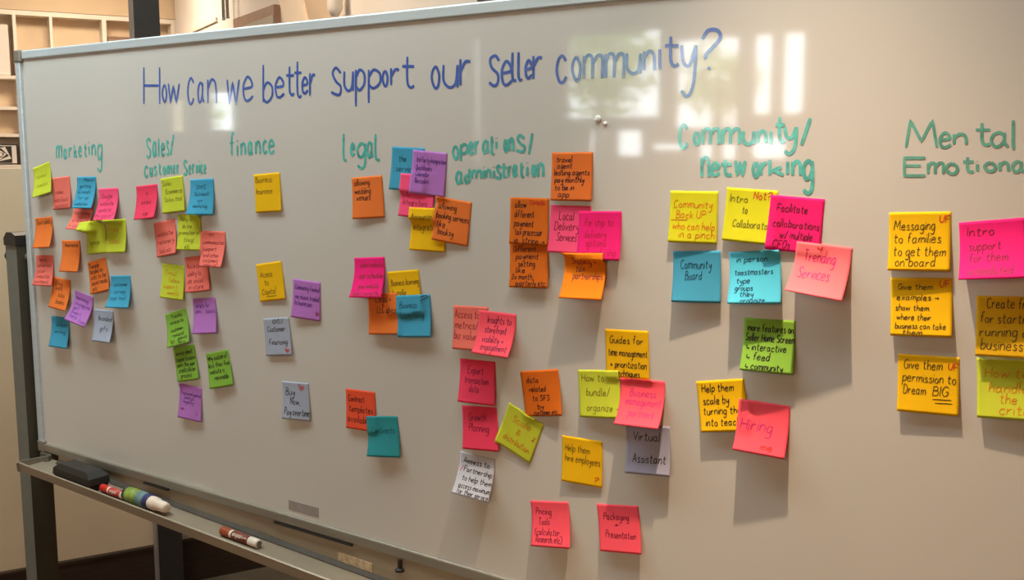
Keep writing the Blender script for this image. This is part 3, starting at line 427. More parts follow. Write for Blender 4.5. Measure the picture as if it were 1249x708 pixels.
'mental': ('dteal',0.0038,[[(-363.9,8.7),(-360.1,43.0),(-360.1,43.0),(-345.3,16.2),(-345.3,16.2),(-333.3,42.5),(-333.3,42.5),(-326.2,8.6)],[(-322.9,17.6),(-311.8,19.3),(-313.7,24.7),(-318.5,26.5),(-323.0,19.4),(-320.9,10.4),(-316.0,8.5),(-309.8,12.1)],[(-306.6,24.7),(-306.0,12.6)],[(-306.4,19.9),(-300.5,24.7),(-294.4,23.4),(-292.2,18.5),(-291.8,12.5)],[(-275.0,38.0),(-273.8,16.4),(-268.9,11.4),(-264.3,13.0)],[(-281.7,29.8),(-265.2,29.5)],[(-248.7,22.8),(-255.2,26.3),(-261.4,22.9),(-263.1,16.2),(-258.5,9.3),(-252.3,11.0),(-248.4,17.7)],[(-248.9,26.2),(-248.2,14.4),(-243.8,9.3)],[(-240.0,40.8),(-238.3,10.8),(-236.6,7.3)],[(-339.4,-4.7),(-365.3,-4.7),(-365.3,-4.7),(-364.2,-27.4),(-364.2,-27.4),(-338.3,-27.1)],[(-364.8,-14.8),(-344.6,-14.7)],[(-335.7,-11.4),(-335.1,-24.4)],[(-335.5,-16.6),(-332.4,-11.4),(-327.4,-12.7),(-326.8,-24.3)],[(-327.2,-16.5),(-322.6,-11.3),(-317.6,-12.6),(-317.0,-24.2)],[(-306.5,-11.3),(-312.0,-13.9),(-313.6,-19.0),(-307.7,-24.1),(-302.1,-22.8),(-300.6,-16.4),(-306.5,-11.3)],[(-289.2,-3.7),(-288.4,-18.5),(-284.7,-21.9),(-281.2,-20.7)],[(-294.3,-9.4),(-281.8,-9.3)],[(-277.5,-12.3),(-277.1,-20.8)],[(-277.7,-8.9),(-277.8,-8.1)],[(-262.1,-10.0),(-267.3,-12.2),(-268.8,-16.4),(-263.3,-20.6),(-258.1,-19.5),(-256.7,-14.2),(-262.1,-10.0)],[(-251.9,-10.0),(-251.3,-20.5)],[(-251.7,-14.2),(-247.9,-10.0),(-243.9,-11.0),(-242.3,-15.2),(-242.0,-20.4)],[(-228.0,-11.4),(-232.3,-8.9),(-236.3,-11.4),(-237.3,-16.4),(-234.3,-21.4),(-230.3,-20.1),(-227.8,-15.1)],[(-228.2,-8.9),(-227.7,-17.6),(-224.7,-21.3)],[(-219.3,-1.0),(-218.3,-18.2),(-216.7,-20.2)]])}
HEAD_LABEL = dict(marketing='green heading reading Marketing', sales='green heading reading Sales / customer service',
    finance='green heading reading Finance', legal='green heading reading Legal', operations='green heading reading Operations / administration',
    community='green heading reading Community / networking', mental='green heading reading Mental Emotional')
for k, (ink, wid, strokes) in BOARD_INK.items():
    mb = MB()
    for i, st in enumerate(strokes):
        y = -.0003 - .00004*(i % 5)
        cnt = [0]
        def put(u, v):
            cnt[0] += 1; return (u, y - 1.2e-6*(cnt[0] % 400), EYE+v)
        ribbon(mb, smooth_line([(a/1000, b/1000) for a, b in st], 5), wid, put)
    o = part(wb, 'title_word' if k.startswith('title') else 'heading_writing', mb, marker_m[ink]); o['label'] = HEAD_LABEL[k] if k in HEAD_LABEL else 'blue title word ' + k.split('_')[1]

# ------------------------------------------------------------------ sticky notes
SZ, GN = .076, 20
NOTES = [
(2, 'salmon', -2299.8, -53.9, -4.7, 4.5, 6.7, 1.7, 'salmon note tucked just right of the leaning lime note at far left', 'm', [('dred', [('video', 15, 60, 52), ('ads/post', 10, 90, 76), ('success', 12, 88, 94)], 13)]),
(1, 'lime', -2380.7, -25.8, -13.0, 16.7, 10.4, 1.7, 'lime note leaning at the far left edge of the board, topmost there', 'm', [('faint', [('social', 20, 75, 40), ('media', 20, 80, 70)], 14)]),
(5, 'salmon', -2208.2, -104.6, 0.1, 28.0, 25.0, 1.7, 'salmon note half hidden beneath the blue note of the marketing column', 'm', [('dred', [('marketing', 8, 90, 48), ('a website', 12, 90, 72), ('+ assist', 8, 80, 92)], 13)]),
(3, 'blue', -2193.8, -51.5, -1.6, 20.2, 17.8, 1.7, 'blue note below the marketing heading, between salmon and pink notes', 'm', [('dblue', [('About', 35, 90, 14), ('getting', 15, 75, 34), ('brands', 12, 75, 52), ('for up', 15, 70, 70), ('websites', 10, 75, 90)], 11)]),
(4, 'pink', -2109.6, -76.7, -2.8, 21.6, 19.0, 1.7, 'bright pink note right of the blue note below the marketing heading', 'm', [('dred', [('Google', 15, 70, 30), ('website', 12, 80, 52), ('update', 12, 75, 72), ('my space?', 5, 90, 90)], 14)]),
(6, 'lime', -2167.8, -152.9, -6.5, 6.8, 4.7, 1.7, 'lime note mostly covered by the lime note reading Free Sales', 'm', [('faint2', [('signage', 15, 65, 72)], 16)]),
(7, 'lime', -2087.3, -146.6, -4.2, 9.5, 9.7, 1.7, 'lime note reading Free Sales in the marketing column, front of a lime pair', 'm', [('oink', [('Free', 10, 60, 36), ('sales', 15, 65, 72)], 18)]),
(8, 'orange', -2382.8, -152.2, -4.8, 15.7, 16.0, 1.7, 'orange note reading Text ability, at far left under the leaning lime note', 'm', [('black', [('Text ability', 5, 95, 22)], 15)]),
(9, 'orange', -2271.5, -203.0, -2.4, 13.7, 13.3, 1.7, 'orange note reading Insurance, second from the left edge of the board', 'm', [('black', [('Insurance', 18, 88, 20)], 13)]),
(11, 'orange', -2320.0, -297.4, 3.5, 14.0, 16.6, 1.7, 'orange note reading Blog links, half tucked under the salmon edge note', 'm', [('black', [('Blog', 15, 55, 24), ('links', 20, 55, 40), ('also', 40, 75, 60), ('books', 35, 80, 82)], 15)]),
(10, 'salmon', -2389.4, -245.2, -3.0, 17.6, 10.7, 1.7, 'salmon note at the far left edge with five lines of writing, above orange', 'm', [('dred', [('how to', 18, 60, 20), ('advertise', 10, 85, 38), ('your', 12, 55, 56), ('website', 8, 80, 74), ('content', 5, 80, 92)], 13)]),
(12, 'orange', -2170.8, -244.2, -12.5, 7.0, 6.3, 1.7, 'orange note with five bold black lines, above the purple and blue notes', 'm', [('black', [('Temple', 5, 60, 22), ('based on', 8, 75, 38), ('ads to be', 10, 90, 56), ('social media', 10, 95, 74), ('etc', 15, 40, 92)], 16)]),
(13, 'blue', -2079.6, -274.0, -4.7, 23.3, 14.7, 1.7, 'blue note reading Customer survey, right of the bold black orange note', 'm', [('dblue', [('customer', 15, 85, 32), ('survey', 20, 75, 54), ('app tool', 10, 80, 74)], 12)]),
(15, 'grey', -2152.7, -359.6, -1.8, 12.6, 16.2, 1.7, 'grey note reading Branded gifs, lowest right of the marketing column', 'm', [('black', [('Branded', 22, 92, 34), ('gifs', 35, 75, 64)], 15)]),
(16, 'blue', -2336.4, -392.7, -1.5, 13.0, 12.3, 1.7, 'blue note reading Content writing, lowest left of the marketing column', 'm', [('dblue', [('content', 25, 85, 32), ('writing', 20, 80, 54)], 12)]),
(14, 'purple', -2227.7, -326.9, 8.9, 26.4, 22.5, 1.7, 'purple note tilted clockwise between teal and grey notes, far left cluster', 'm', [('vink', [('marketing', 12, 75, 26), ('strategy and', 10, 90, 44), ('get', 12, 40, 58), ('expert', 12, 60, 72), ('help', 12, 50, 86), ('free', 60, 95, 92)], 12)]),
(17, 'redpink', -1966.9, -67.2, -5.0, 15.1, 17.9, 1.7, 'red pink note below customer service heading, leftmost of that column', 's', [('dred', [('a', 45, 55, 28), ('sales', 25, 70, 54), ('app', 40, 65, 88)], 12)]),
(18, 'lime', -1877.8, -48.4, -6.4, 6.2, 4.7, 1.7, 'lime note touching the customer service heading, left of the blue note', 's', [('olive', [('Sales', 5, 45, 22), ('Ecommerce', 18, 92, 46), ('Sales tool', 10, 90, 68)], 13)]),
(19, 'blue', -1777.3, -51.0, -2.7, 17.9, 7.8, 1.7, 'blue note right below the words customer service', 's', [('dblue', [('SMS', 25, 65, 28), ('Outreach', 20, 80, 46), ('or', 35, 55, 64), ('marketing', 20, 75, 80)], 11)]),
(20, 'salmon', -1910.3, -143.4, -9.6, 3.9, 11.2, 1.7, 'salmon note reading Website recovery, left of a lime note', 's', [('dred', [('website', 12, 85, 42), ('recovery', 10, 90, 64), ('tools etc', 15, 75, 90)], 14)]),
(21, 'lime', -1824.0, -126.8, -2.4, 9.9, 7.2, 1.7, 'lime note squeezed between two salmon notes in the sales column', 's', [('olive', [('Ability to', 10, 60, 18), ('do the', 20, 60, 38), ('promotion of', 5, 95, 56), ('blog!', 30, 70, 76), ('etc', 35, 55, 94)], 12)]),
(23, 'salmon', -1807.5, -214.2, -8.6, 10.9, 4.9, 1.7, 'salmon note reading Access ability, partly under another salmon note', 's', [('dred', [('Access', 8, 60, 32), ('ability to', 10, 65, 54), ('do social', 10, 75, 74), ('in store', 15, 75, 92)], 14)]),
(22, 'salmon', -1745.8, -158.5, -1.1, 12.2, 17.5, 1.7, 'salmon note at right end of the sales column, bottom corner flared', 's', [('dred', [('on', 30, 50, 14), ('communication', 8, 95, 36), ('support', 8, 65, 54), ('and other', 12, 80, 72), ('customers', 15, 80, 86), ('only us!', 20, 80, 98)], 12)]),
(24, 'lime', -1885.4, -236.6, 0.6, 9.9, 6.2, 1.7, 'lime note with faint red writing, lowest lime note of the sales column', 's', [('oink', [('Email', 15, 65, 32), ('follow', 30, 80, 52), ('support', 10, 70, 70), ('weekly', 30, 80, 88)], 13)]),
(25, 'purple', -1785.8, -302.2, -7.0, 10.9, 8.9, 1.7, 'purple note reading Scripts for dms, below the salmon notes', 's', [('vink', [('scripts for', 12, 70, 26), ('dms', 10, 35, 42), ('tickets', 55, 95, 42)], 12)]),
(27, 'green', -1861.2, -413.6, -12.7, 4.0, 5.0, 1.7, 'green note below the one with the heart, stacked over purple', 's', [('black', [('service sheet', 8, 85, 24), ('coupon to earn', 5, 95, 42), ('earn the user', 8, 90, 58), ('credits/later', 12, 90, 74), ('process', 20, 70, 90)], 13)]),
(26, 'green', -1885.0, -339.1, -16.0, 13.5, 9.9, 1.7, 'green note with a drawn heart, top of three green notes', 's', [('black', [('Tracks', 25, 75, 18), ('access to', 18, 80, 34), ('customer', 18, 75, 56), ('reward', 25, 75, 72), ('points', 50, 90, 84), ('for u', 50, 80, 95)], 12), ('olive', [('*', 10, 38, 92)], 18)]),
(28, 'green', -1750.0, -413.2, -13.8, 7.8, 4.9, 1.7, 'green note standing alone, rightmost of the three green notes', 's', [('black', [('Why custom of', 5, 90, 22), ('less than five', 5, 95, 42), ('website is', 8, 70, 60), ('reasonable', 25, 85, 78)], 14)]),
(29, 'purple', -1842.8, -498.7, 1.0, 8.1, 4.5, 1.7, 'purple note reading Featured perks, lowest of the sales column', 's', [('vink', [('Featured perks!', 8, 95, 30), ('bonus', 25, 65, 42), ('loyalty', 20, 65, 54)], 12), ('dred', [('#', 10, 25, 78), ('~', 75, 82, 84)], 12)]),
(30, 'yellow', -1577.5, -37.7, -4.1, 2.7, 3.4, 1.7, 'yellow note reading Business Insurance, below the finance heading', 'f', [('olive2', [('Business', 5, 68, 22), ('Insurance', 6, 68, 52)], 15)]),
(31, 'yellow', -1580.0, -214.3, -8.8, 2.2, 3.5, 1.7, 'yellow note reading Access to Capital in the finance column', 'f', [('olive2', [('Access', 12, 58, 36), ('to', 25, 40, 58), ('Capital', 12, 66, 82), ('=', 30, 85, 88)], 16)]),
(32, 'purple', -1472.2, -242.3, 1.8, 6.7, 2.0, 1.7, 'purple note reading Community funded microloans in the finance column', 'f', [('vink', [('Community funded', 8, 95, 26), ('microloans traded', 10, 95, 50), ('to businesses', 8, 70, 66)], 13), ('dred', [('*', 82, 95, 88)], 16)]),
(33, 'grey', -1563.0, -323.9, -7.8, 3.7, 4.1, 1.7, 'grey note reading Customer Financing, upper of two grey finance notes', 'f', [('black', [('100%', 35, 75, 16), ('Customer', 12, 80, 36), ('Financing', 15, 85, 70)], 14), ('red', [('*', 70, 95, 92)], 16)]),
(34, 'grey', -1512.4, -448.2, -4.0, 8.3, 3.0, 1.7, 'grey note reading Buy Now Pay overtime, lower of the grey finance notes', 'f', [('black', [('Buy', 12, 45, 36), ('Now,', 28, 65, 60), ('Pay overtime', 8, 98, 88)], 19), ('red', [('*', 55, 92, 22)], 20)]),
(35, 'orange', -1309.3, -40.3, -4.4, 6.1, 2.2, 1.7, 'orange note reading Allowing wedding venues, under the legal heading', 'l', [('black', [('allowing', 8, 58, 20), ('wedding', 8, 60, 40), ('venues', 14, 58, 56)], 16)]),
(36, 'blue', -1208.3, 12.0, 2.4, 7.0, 4.1, 1.7, 'blue note reading The service, tucked behind the purple integrations note', 'l', [('dblue', [('the', 22, 45, 34), ('service', 15, 72, 56)], 14)]),
(38, 'pink', -1185.2, -35.1, 2.9, 9.0, 6.9, 1.7, 'pink note reading Integrations, under purple and over blue, right of legal', 'l', [('dred', [('L', 22, 30, 52), ('Integrations', 10, 82, 72)], 14)]),
(37, 'purple', -1158.0, 4.7, 4.7, 2.6, 2.7, 1.7, 'purple note reading 3rd party integrations Quickbooks, over the blue note', 'l', [('vink', [('3rd Party Integration', 12, 96, 26), ('Quickbooks', 12, 58, 44), ('Calendar', 14, 52, 58), ('Barcodes', 14, 52, 74)], 12)]),
(39, 'yellow', -1163.9, -92.7, 0.0, 9.1, 2.0, 1.7, 'yellow note reading Accounting integration, below the pink one', 'l', [('olive2', [('Accounting', 8, 75, 28), ('integration', 8, 78, 52)], 16)]),
(40, 'orange', -1105.6, -76.3, 6.7, 7.1, 2.0, 1.7, 'orange note reading Booking services like, overlapping yellow', 'l', [('black', [('allowing', 8, 58, 26), ('booking services', 6, 96, 48), ('like', 10, 32, 68), ('booksy', 14, 58, 84)], 17)]),
(42, 'yellow', -1225.4, -207.0, -7.2, 6.8, 6.0, 1.7, 'yellow note reading Business licensing bundle, tucked behind others', 'l', [('olive2', [('Business licensing', 10, 97, 34), ('bundle', 12, 55, 58)], 15)]),
(43, 'orange', -1274.2, -251.2, -6.1, 7.7, 10.6, 1.7, 'orange note reading Legal and LLC advice, below the hot pink note', 'l', [('black', [('Legal +', 25, 80, 22), ('LLC advice', 28, 98, 48)], 16)]),
(44, 'blue', -1199.8, -248.7, -6.1, 9.8, 9.8, 1.7, 'blue note reading Business Licensing, right of the orange LLC note', 'l', [('dblue', [('Business', 10, 62, 30), ('Licensing', 12, 78, 54)], 15), ('black', [('?', 70, 92, 20)], 16)]),
(41, 'hotpink', -1306.7, -187.8, -4.8, 21.9, 18.0, 1.7, 'hot pink note flaring out above the orange legal advice note', 'l', [('dred', [('what website', 20, 95, 24), ('app schedule', 18, 95, 50), ('your website', 20, 85, 76), ('looks correctly', 10, 90, 95)], 13)]),
(45, 'redorange', -1335.7, -440.9, -2.3, 4.5, 4.6, 1.7, 'red orange note reading Contract templates available, behind teal', 'l', [('black', [('Contract', 8, 62, 30), ('templates', 10, 90, 56), ('available', 5, 80, 82)], 16)]),
(46, 'teal', -1280.6, -482.5, -7.9, 14.7, 6.8, 1.7, 'teal note reading Contracts, lowest note of the legal column', 'l', [('dblue', [('Contracts', 15, 85, 42)], 15)]),
(47, 'orange', -869.3, 2.9, -0.6, 4.4, 4.7, 1.7, 'orange note reading Travel agent leasing agents, highest of its column', 'o', [('black', [('travel', 12, 50, 20), ('agent', 14, 50, 33), ('leasing agents', 7, 92, 47), ('pay monthly', 9, 80, 62), ('to be in', 9, 56, 78), ('app', 18, 45, 92)], 15)]),
(49, 'dorange', -951.4, -141.1, -2.8, 7.5, 6.9, 1.7, 'orange note reading Different payment setting, lower of a pair', 'o', [('black', [('Different', 10, 68, 22), ('payment', 16, 74, 38), ('setting', 22, 65, 54), ('like', 16, 40, 68), ('2x month,', 6, 62, 82), ('quarterly etc.', 16, 96, 96)], 14)]),
(48, 'dorange', -950.1, -70.1, 0.0, 4.0, 4.8, 1.7, 'orange note reading Allow different payment tax processor, upper of a pair', 'o', [('black', [('allow', 12, 42, 22), ('different', 12, 62, 42), ('payment', 12, 62, 62), ('tax processor', 14, 85, 80), ('ie. stripe >', 14, 92, 98)], 15), ('red', [('Canada', 52, 90, 14)], 10)]),
(50, 'pink', -870.8, -80.4, 0.1, 9.1, 9.5, 1.7, 'pink note reading Local Delivery Services', 'o', [('dred2', [('Local', 22, 58, 30), ('Delivery', 12, 72, 52), ('Services', 20, 68, 74)], 18)]),
(51, 'hotpink', -817.1, -87.6, -1.8, 10.1, 9.7, 1.7, 'hot pink note with faint red writing, right of Local Delivery', 'o', [('red2', [('Re ship to', 15, 80, 30), ('delivery', 15, 65, 54), ('options', 20, 65, 72), ('already ship', 15, 90, 92)], 15)]),
(52, 'brightorange', -843.6, -153.3, -2.8, 23.6, 19.9, 1.7, 'bright orange note reading Shipping tax partnerships', 'o', [('dred2', [('Shipping +', 18, 80, 24), ('tax', 28, 50, 40), ('partnerships', 24, 94, 56)], 15)]),
(53, 'salmon', -1072.1, -258.1, -2.4, 7.9, 11.0, 1.7, 'salmon note reading Access to metrics, half behind a coral note', 'o', [('dred', [('Access to', 5, 75, 28), ('metrics/', 5, 70, 52), ('biz value', 4, 70, 76)], 18)]),
(54, 'coral', -1014.4, -263.3, 0.5, 23.9, 23.9, 1.7, 'coral pink note reading Insights to storefront visibility', 'o', [('vink2', [('Insights to', 25, 88, 26), ('storefront', 20, 78, 48), ('visibility +', 18, 76, 70), ('engagement', 20, 90, 88)], 16)]),
(57, 'redpink', -1054.6, -431.5, -5.5, 8.1, 6.2, 1.7, 'red pink note reading Growth Planning', 'o', [('dred2', [('Growth', 18, 68, 34), ('Planning', 18, 74, 58)], 18)]),
(55, 'redpink', -1057.6, -350.5, -1.9, 11.4, 4.9, 1.7, 'red pink note reading Export transaction data', 'o', [('dred2', [('Export', 22, 66, 32), ('transaction', 14, 80, 54), ('data', 28, 55, 74)], 16)]),
(56, 'dorange', -930.8, -352.7, -10.1, 2.0, 8.4, 1.7, 'dark orange note reading Data related to SFS by customer', 'o', [('black', [('data', 14, 45, 26), ('related', 18, 62, 46), ('to SFS', 24, 70, 66), ('by', 36, 52, 84), ('customer etc.', 25, 92, 97)], 18)]),
(58, 'lime', -955.2, -429.1, 21.2, 3.2, 2.0, 1.7, 'lime note turned like a diamond reading Scale', 'o', [('oink2', [('Scale', 22, 72, 34), ('&', 42, 52, 58), ('distribution', 16, 88, 82)], 16), ('red', [('2', 84, 92, 50)], 10)]),
(59, 'lgrey', -1058.3, -518.9, 2.1, 23.5, 18.6, 1.7, 'pale grey note reading Access to, struck out, Partnership to help them', 'o', [('black', [('Access to', 12, 85, 24), ('Partnership', 16, 95, 44), ('to help them', 16, 98, 64), ('access maximum', 12, 98, 82), ('for their service', 12, 98, 96), ('=', 12, 90, 20)], 13), ('red', [('/', 5, 12, 44)], 14)]),
(60, 'coral', -909.1, -571.8, -9.2, 15.9, 13.7, 1.7, 'coral note reading Pricing Tools, lowest note left of Packaging', 'o', [('dred2', [('Pricing', 12, 52, 30), ('Tools', 18, 46, 52), ('(calculator,', 8, 76, 74), ('Research, etc.~', 12, 80, 90)], 15)]),
(61, 'yellow', -767.8, -269.3, -3.2, 2.0, 2.0, 1.7, 'yellow note reading Guides for time management', 'o', [('black', [('Guides for', 10, 86, 28), ('time management', 6, 96, 54), ('+ prioritization', 10, 94, 78), ('techniques', 22, 78, 96)], 15)]),
(64, 'lavender', -729.0, -414.6, -5.7, 13.8, 11.4, 1.7, 'lavender grey note reading Virtual Assistant', 'o', [('black', [('Virtual', 16, 76, 32), ('Assistant', 16, 90, 76)], 18)]),
(62, 'lime', -817.7, -338.3, -6.6, 5.9, 11.1, 1.7, 'lime note reading How to bundle organize', 'o', [('olive', [('How to', 8, 62, 24), ('bundle/', 18, 74, 54), ('organize >', 18, 98, 86)], 16)]),
(63, 'coral', -738.0, -343.2, -2.7, 27.6, 27.4, 1.7, 'coral pink note reading Business management partners, over lime', 'o', [('vink3', [('Business', 22, 80, 36), ('management', 14, 94, 54), ('partners', 26, 82, 78)], 16)]),
(65, 'yellow', -846.3, -454.1, -1.4, 4.5, 2.6, 1.7, 'yellow note reading Help them hire employees', 'o', [('olive2', [('Help them', 8, 68, 32), ('hire employees', 8, 94, 54)], 16), ('red', [('?', 80, 90, 92)], 12)]),
(66, 'coral', -779.9, -551.8, -8.7, 7.2, 8.4, 1.7, 'coral note reading Packaging and Presentation, lowest note of the board', 'o', [('dred2', [('Packaging', 14, 74, 32), ('+', 38, 48, 48), ('Presentation', 16, 88, 70)], 17)]),
(67, 'lime2', -659.3, -53.3, -0.4, 7.0, 2.1, 1.7, 'yellow lime note reading Community back up', 'c', [('oink2', [('Community', 8, 88, 32), ('Back UP', 14, 74, 52), ('who can help', 8, 94, 74), ('in a pinch', 22, 94, 90), ('=', 3, 97, 56)], 15)]),
(68, 'lime2', -570.0, -48.6, 2.8, 5.7, 6.2, 1.7, 'yellow lime note reading Intro to Collaborators, left of hot pink', 'c', [('olive', [('Intro', 8, 42, 26), ('to', 34, 44, 46), ('Collaborators', 18, 98, 72)], 14), ('red', [('Not?', 54, 88, 18)], 15)]),
(69, 'hotpink', -504.1, -58.2, 3.2, 3.7, 2.0, 1.7, 'hot pink note reading Facilitate collaborations', 'c', [('dred2', [('Facilitate', 14, 70, 28), ('collaborations', 10, 94, 56), ('w/ multiple', 24, 84, 76), ('CFOs', 14, 44, 94)], 14)]),
(70, 'lcoral', -464.1, -121.1, 3.7, 32.6, 23.5, 1.7, 'light coral note flaring out, reading Trending Services', 'c', [('mink', [('Trending', 16, 72, 34), ('Services', 12, 68, 66)], 22), ('red', [('4', 38, 48, 14)], 10)]),
(71, 'blue', -653.1, -140.4, -3.6, 12.6, 6.8, 1.7, 'blue note reading Community Board', 'c', [('dblue', [('Community', 16, 80, 34), ('Board', 26, 60, 56)], 17)]),
(72, 'lblue', -564.4, -135.6, -6.2, 20.5, 11.4, 1.7, 'light blue note reading In person toastmasters', 'c', [('dblue', [('in person', 14, 74, 20), ('toastmasters', 10, 84, 44), ('type', 14, 40, 60), ('groups', 12, 46, 74), ('they', 22, 48, 86), ('organize', 24, 70, 98)], 14)]),
(73, 'green', -538.7, -231.0, -1.8, 16.9, 9.0, 1.7, 'green note reading More features on home screen', 'c', [('black', [('more features on', 8, 96, 24), ('Seller Home Screen', 5, 98, 42), ('^ interactive', 8, 84, 60), ('^ feed', 10, 54, 78), ('^ community', 10, 80, 96)], 14)]),
(74, 'yellow', -611.8, -328.0, -10.6, 8.1, 7.7, 1.7, 'yellow note reading Help them scale by turning them into teachers', 'c', [('black', [('Help them', 10, 76, 22), ('scale by', 10, 64, 46), ('turning them', 8, 98, 66), ('into teacher', 12, 98, 88)], 15)]),
(75, 'coral', -541.6, -351.3, 0.6, 20.5, 14.9, 1.7, 'coral note reading Hiring, overlapping a yellow note', 'c', [('vink3', [('Hiring', 8, 68, 56)], 22), ('red', [('me', 52, 74, 90)], 14)]),
(76, 'yellow', -343.1, -73.5, -2.9, 9.1, 6.4, 1.7, 'yellow note reading Messaging to families', 'e', [('olive3', [('Messaging', 8, 74, 30), ('to families', 8, 84, 52), ('to get them', 8, 92, 74), ('on board', 12, 76, 92)], 16), ('red', [('UF', 82, 98, 18)], 12)]),
(77, 'hotpink', -257.6, -80.7, -7.0, 24.9, 21.0, 1.7, 'hot pink note reading Intro support, at the right edge of the photo', 'e', [('dred2', [('Intro', 12, 52, 24), ('support', 14, 62, 48), ('for them', 14, 72, 68), ('intimidated', 16, 80, 92)], 15)]),
(78, 'yellow', -337.2, -158.2, -3.7, 7.3, 7.3, 1.7, 'yellow note reading Give them examples', 'e', [('olive3', [('Give them', 12, 68, 20), ('examples >', 10, 78, 38), ('show them', 8, 62, 56), ('where their', 10, 66, 72), ('business can take', 8, 90, 87), ('them', 20, 52, 98)], 14), ('red', [('UF', 80, 96, 16)], 12)]),
(79, 'yellow', -323.1, -258.6, -2.7, 5.9, 5.0, 1.7, 'yellow note reading Give them permission to dream big', 'e', [('olive3', [('Give them', 10, 72, 24), ('permission to', 8, 94, 46), ('Dream', 10, 46, 68), ('BIG', 58, 82, 68), ('=', 58, 88, 74), ('=', 62, 90, 80)], 16), ('red', [('UF', 82, 98, 22)], 12)]),
(80, 'dyellow', -231.6, -173.8, -3.2, 8.2, 9.6, 1.7, 'dark yellow note reading Create frame for starting running a business', 'e', [('olive3', [('Create frame', 16, 98, 20), ('for starting +', 6, 98, 44), ('running a', 6, 78, 66), ('business', 8, 70, 88)], 17)]),
(81, 'lime', -227.1, -251.4, -4.5, 7.3, 9.7, 1.7, 'lime note reading How to handle the critics', 'e', [('oink2', [('How to', 12, 76, 32), ('handle', 18, 76, 56), ('the', 34, 60, 74), ('critics', 34, 92, 92)], 20)])]
GROUPS = dict(m='sticky notes under the marketing heading', s='sticky notes under the sales heading', f='sticky notes under the finance heading', l='sticky notes under the legal heading',
    o='sticky notes under the operations heading', c='sticky notes under the community heading', e='sticky notes under the mental emotional heading')
placed = []
vv = np.linspace(0, 1, GN+1)
def prof(v, curl): return np.clip((v-.10)/.90, 0, 1)**curl
class Note:
    def __init__(s, cx, cz, th, dl, dr, curl):
        s.c = np.array([cx, cz]); s.e = np.array([math.cos(th), -math.sin(th)]); s.g = np.array([-math.sin(th), -math.cos(th)])
        s.P = np.zeros((GN+1, GN+1, 2)); s.h = np.zeros((GN+1, GN+1)); s.vp = np.zeros((GN+1, GN+1))
        for i in range(GN+1):
            d = dl + (dr-dl)*i/GN
            L = d*prof(vv, curl)
            dv = np.diff(vv)*SZ; dL = np.diff(L)
            vp = np.concatenate([[0], np.cumsum(np.sqrt(np.maximum(dv**2-dL**2, (dv*.35)**2)))])
            s.h[i] = L + .0006; s.vp[i] = vp
            for j in range(GN+1): s.P[i, j] = s.c + s.e*((i/GN-.5)*SZ) + s.g*vp[j]
    def height(s, p, mrg=.003):
        q = p - s.c; u = q@s.e; v = q@s.g
        if abs(u) > SZ/2+mrg or v < -mrg: return 0
        i = min(max((u/SZ+.5)*GN, 0), GN); i0 = min(int(i), GN-1); f = i-i0
        vp = s.vp[i0]*(1-f)+s.vp[i0+1]*f
        if v > vp[-1]+mrg: return 0
        hh = s.h[i0]*(1-f)+s.h[i0+1]*f
        return float(np.interp(v, vp, hh))
    def at(s, u, v):
        """u, v in 0..1 -> (x, z, lift)"""
        i = min(max(u*GN, 0), GN-1e-6); j = min(max(v*GN, 0), GN-1e-6); i0, j0 = int(i), int(j); a, b = i-i0, j-j0
        w = ((i0, j0, (1-a)*(1-b)), (i0+1, j0, a*(1-b)), (i0, j0+1, (1-a)*b), (i0+1, j0+1, a*b))
        p = sum(s.P[x, y]*k for x, y, k in w); h = sum(s.h[x, y]*k for x, y, k in w)
        return p[0], p[1], h
